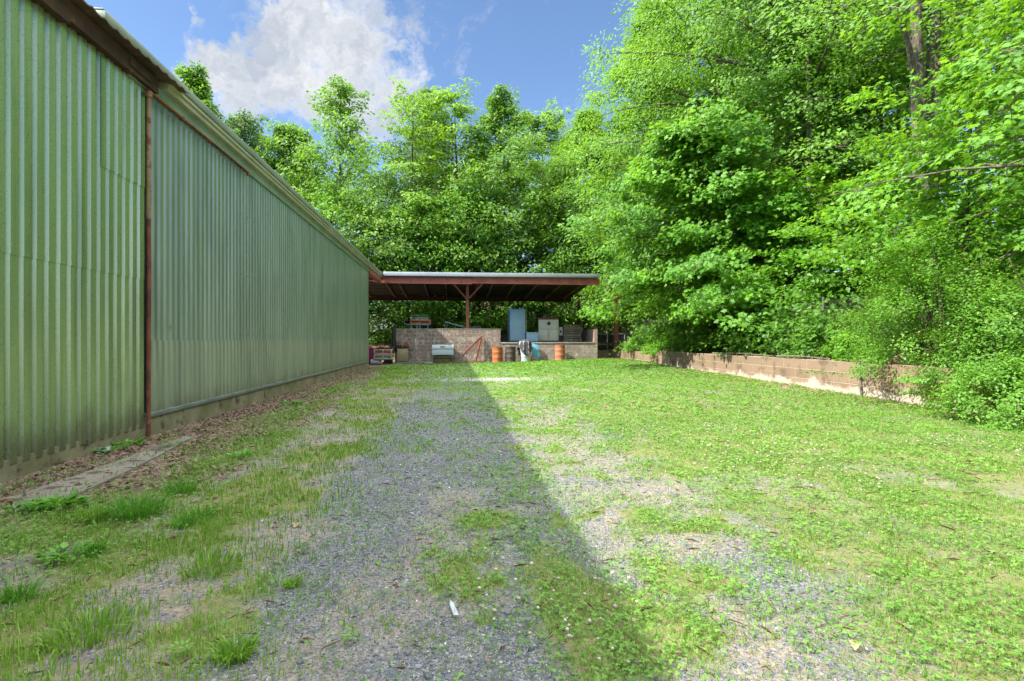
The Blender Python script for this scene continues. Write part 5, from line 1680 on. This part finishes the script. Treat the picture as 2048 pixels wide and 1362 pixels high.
# fallen branches along the wall top
for i, (pa, pb, lab) in enumerate((((1440, 706), (1585, 711), 'long dry branch lying along the top of the retaining wall'), ((1545, 710), (1640, 722), 'short crooked dry branch on the wall top near the shade edge'))):
    ya = 18.8 - 4 * i; yb = 15 - 2.6 * i
    xa, xb_ = float(wx(ya)) + .0, float(wx(yb)) + .03
    o = MB().tube([(xa, ya, .83), ((xa + xb_) / 2 - .04, (ya + yb) / 2, .86), (xb_, yb, .83)], [.022, .02, .01], 7).tube([((xa + xb_) / 2 - .04, (ya + yb) / 2, .86), (xb_ - .15, yb + .9, .90)], [.012, .005], 5).build('branch', M['bark_pale'], origin=(xa, ya, .8))
    tag(o, lab, 'branch')

# ------------------------------------------------------------------ light, sky, camera
SUN = Vector((-.665, -.22, .697)).normalized()
sl = bpy.data.lights.new('sun', 'SUN')
sl.energy = SUN_E; sl.angle = R(.55); sl.color = (1.0, .93, .80)
so = bpy.data.objects.new('sun', sl); COL.objects.link(so)
so.rotation_euler = (-SUN).to_track_quat('-Z', 'Y').to_euler()

w = bpy.data.worlds.new('World'); scn.world = w; w.use_nodes = True
nt = w.node_tree; nt.nodes.clear()
g_ = NG(nt)
sky = g_.n('ShaderNodeTexSky'); sky.sky_type = 'NISHITA'; sky.sun_disc = False
sky.sun_elevation = math.asin(SUN.z); sky.sun_rotation = math.atan2(SUN.x, SUN.y)
sky.air_density = 1.0; sky.dust_density = .6; sky.ozone_density = 1.5; sky.altitude = 200
dirv = g_.coord('Generated')
wob = g_.n('ShaderNodeTexNoise'); g_.l(dirv, wob.inputs['Vector']); wob.inputs['Scale'].default_value = 7; wob.inputs['Detail'].default_value = 8; wob.inputs['Roughness'].default_value = .62
ofs = g_.n('ShaderNodeVectorMath', operation='MULTIPLY_ADD'); g_.l(wob.outputs['Color'], ofs.inputs[0]); ofs.inputs[1].default_value = (.28, .28, .28)
sub = g_.n('ShaderNodeVectorMath', operation='ADD'); g_.l(dirv, sub.inputs[0]); sub.inputs[1].default_value = (-.14, -.14, -.14)
g_.l(sub.outputs[0], ofs.inputs[2])
dw = ofs.outputs[0]
den = None
def sky_dir(px, py):
    l = (px - 1024) / FPX
    return Vector((SN + l * CS, CS - l * SN, (681 - py) / FPX)).normalized()
for px, py, r, s in ((600, 20, .12, 1.0), (690, 95, .13, 1.1), (770, 150, .11, 1.0), (820, 190, .07, .7), (560, 150, .10, .9), (450, 150, .075, .8), (365, 120, .06, .7), (640, 190, .14, .9), (540, 200, .10, .7), (420, 190, .09, .8),
                     (760, 225, .10, .7), (412, 16, .035, .9), (-300, 100, .25, .9), (1500, -500, .3, .8)):
    d_ = g_.n('ShaderNodeVectorMath', operation='DISTANCE'); g_.l(dw, d_.inputs[0]); d_.inputs[1].default_value = sky_dir(px, py)
    k = g_.math('MULTIPLY', g_.math('MAXIMUM', g_.math('SUBTRACT', 1.0, g_.math('DIVIDE', d_.outputs['Value'], r)), 0.0), s * .62)
    den = k if den is None else g_.math('ADD', den, k)
n2 = g_.noise(dw, 7.5, 10, .62)
den = g_.math('ADD', den, g_.math('MULTIPLY', g_.math('SUBTRACT', n2, .53), 3.2))
cov = g_.rng(den, .18, .95, 0, .95)
shade = g_.rng(g_.math('ADD', g_.math('MULTIPLY', den, .22), g_.noise(dw, 5.5, 9, .6)), .46, .80)
skyc = g_.mix(1.0, sky.outputs['Color'], SKY_T, 'MULTIPLY')
ccol = g_.mix(shade, CLOUD_L, CLOUD_D)
fin = g_.mix(cov, skyc, ccol)
# bright broken cloud added overhead, out of view, as fill for the shaded side
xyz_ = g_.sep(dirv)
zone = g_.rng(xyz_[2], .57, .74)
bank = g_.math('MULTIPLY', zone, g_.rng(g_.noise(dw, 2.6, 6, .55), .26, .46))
fin = g_.mix(bank, fin, CLOUD_FILL)
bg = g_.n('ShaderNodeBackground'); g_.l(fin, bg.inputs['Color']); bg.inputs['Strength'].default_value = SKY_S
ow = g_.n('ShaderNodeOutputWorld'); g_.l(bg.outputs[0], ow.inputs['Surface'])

cam = bpy.data.cameras.new('camera'); cam.sensor_width = 36; cam.lens = 36 * FPX / 2048; cam.clip_end = 2000; cam.clip_start = .05
co = bpy.data.objects.new('camera', cam); COL.objects.link(co)
co.location = (0, 0, CAMH); co.rotation_euler = (R(90), 0, -YAW)
scn.camera = co

vs_ = scn.view_settings
vs_.view_transform = 'Standard'; vs_.look = 'None'; vs_.gamma = 1; vs_.exposure = EXPO; vs_.use_curve_mapping = False
cy = scn.cycles
cy.max_bounces = 6; cy.diffuse_bounces = 3; cy.glossy_bounces = 3; cy.transmission_bounces = 5; cy.transparent_max_bounces = 4
cy.use_denoising = True
cy.caustics_reflective = False; cy.caustics_refractive = False
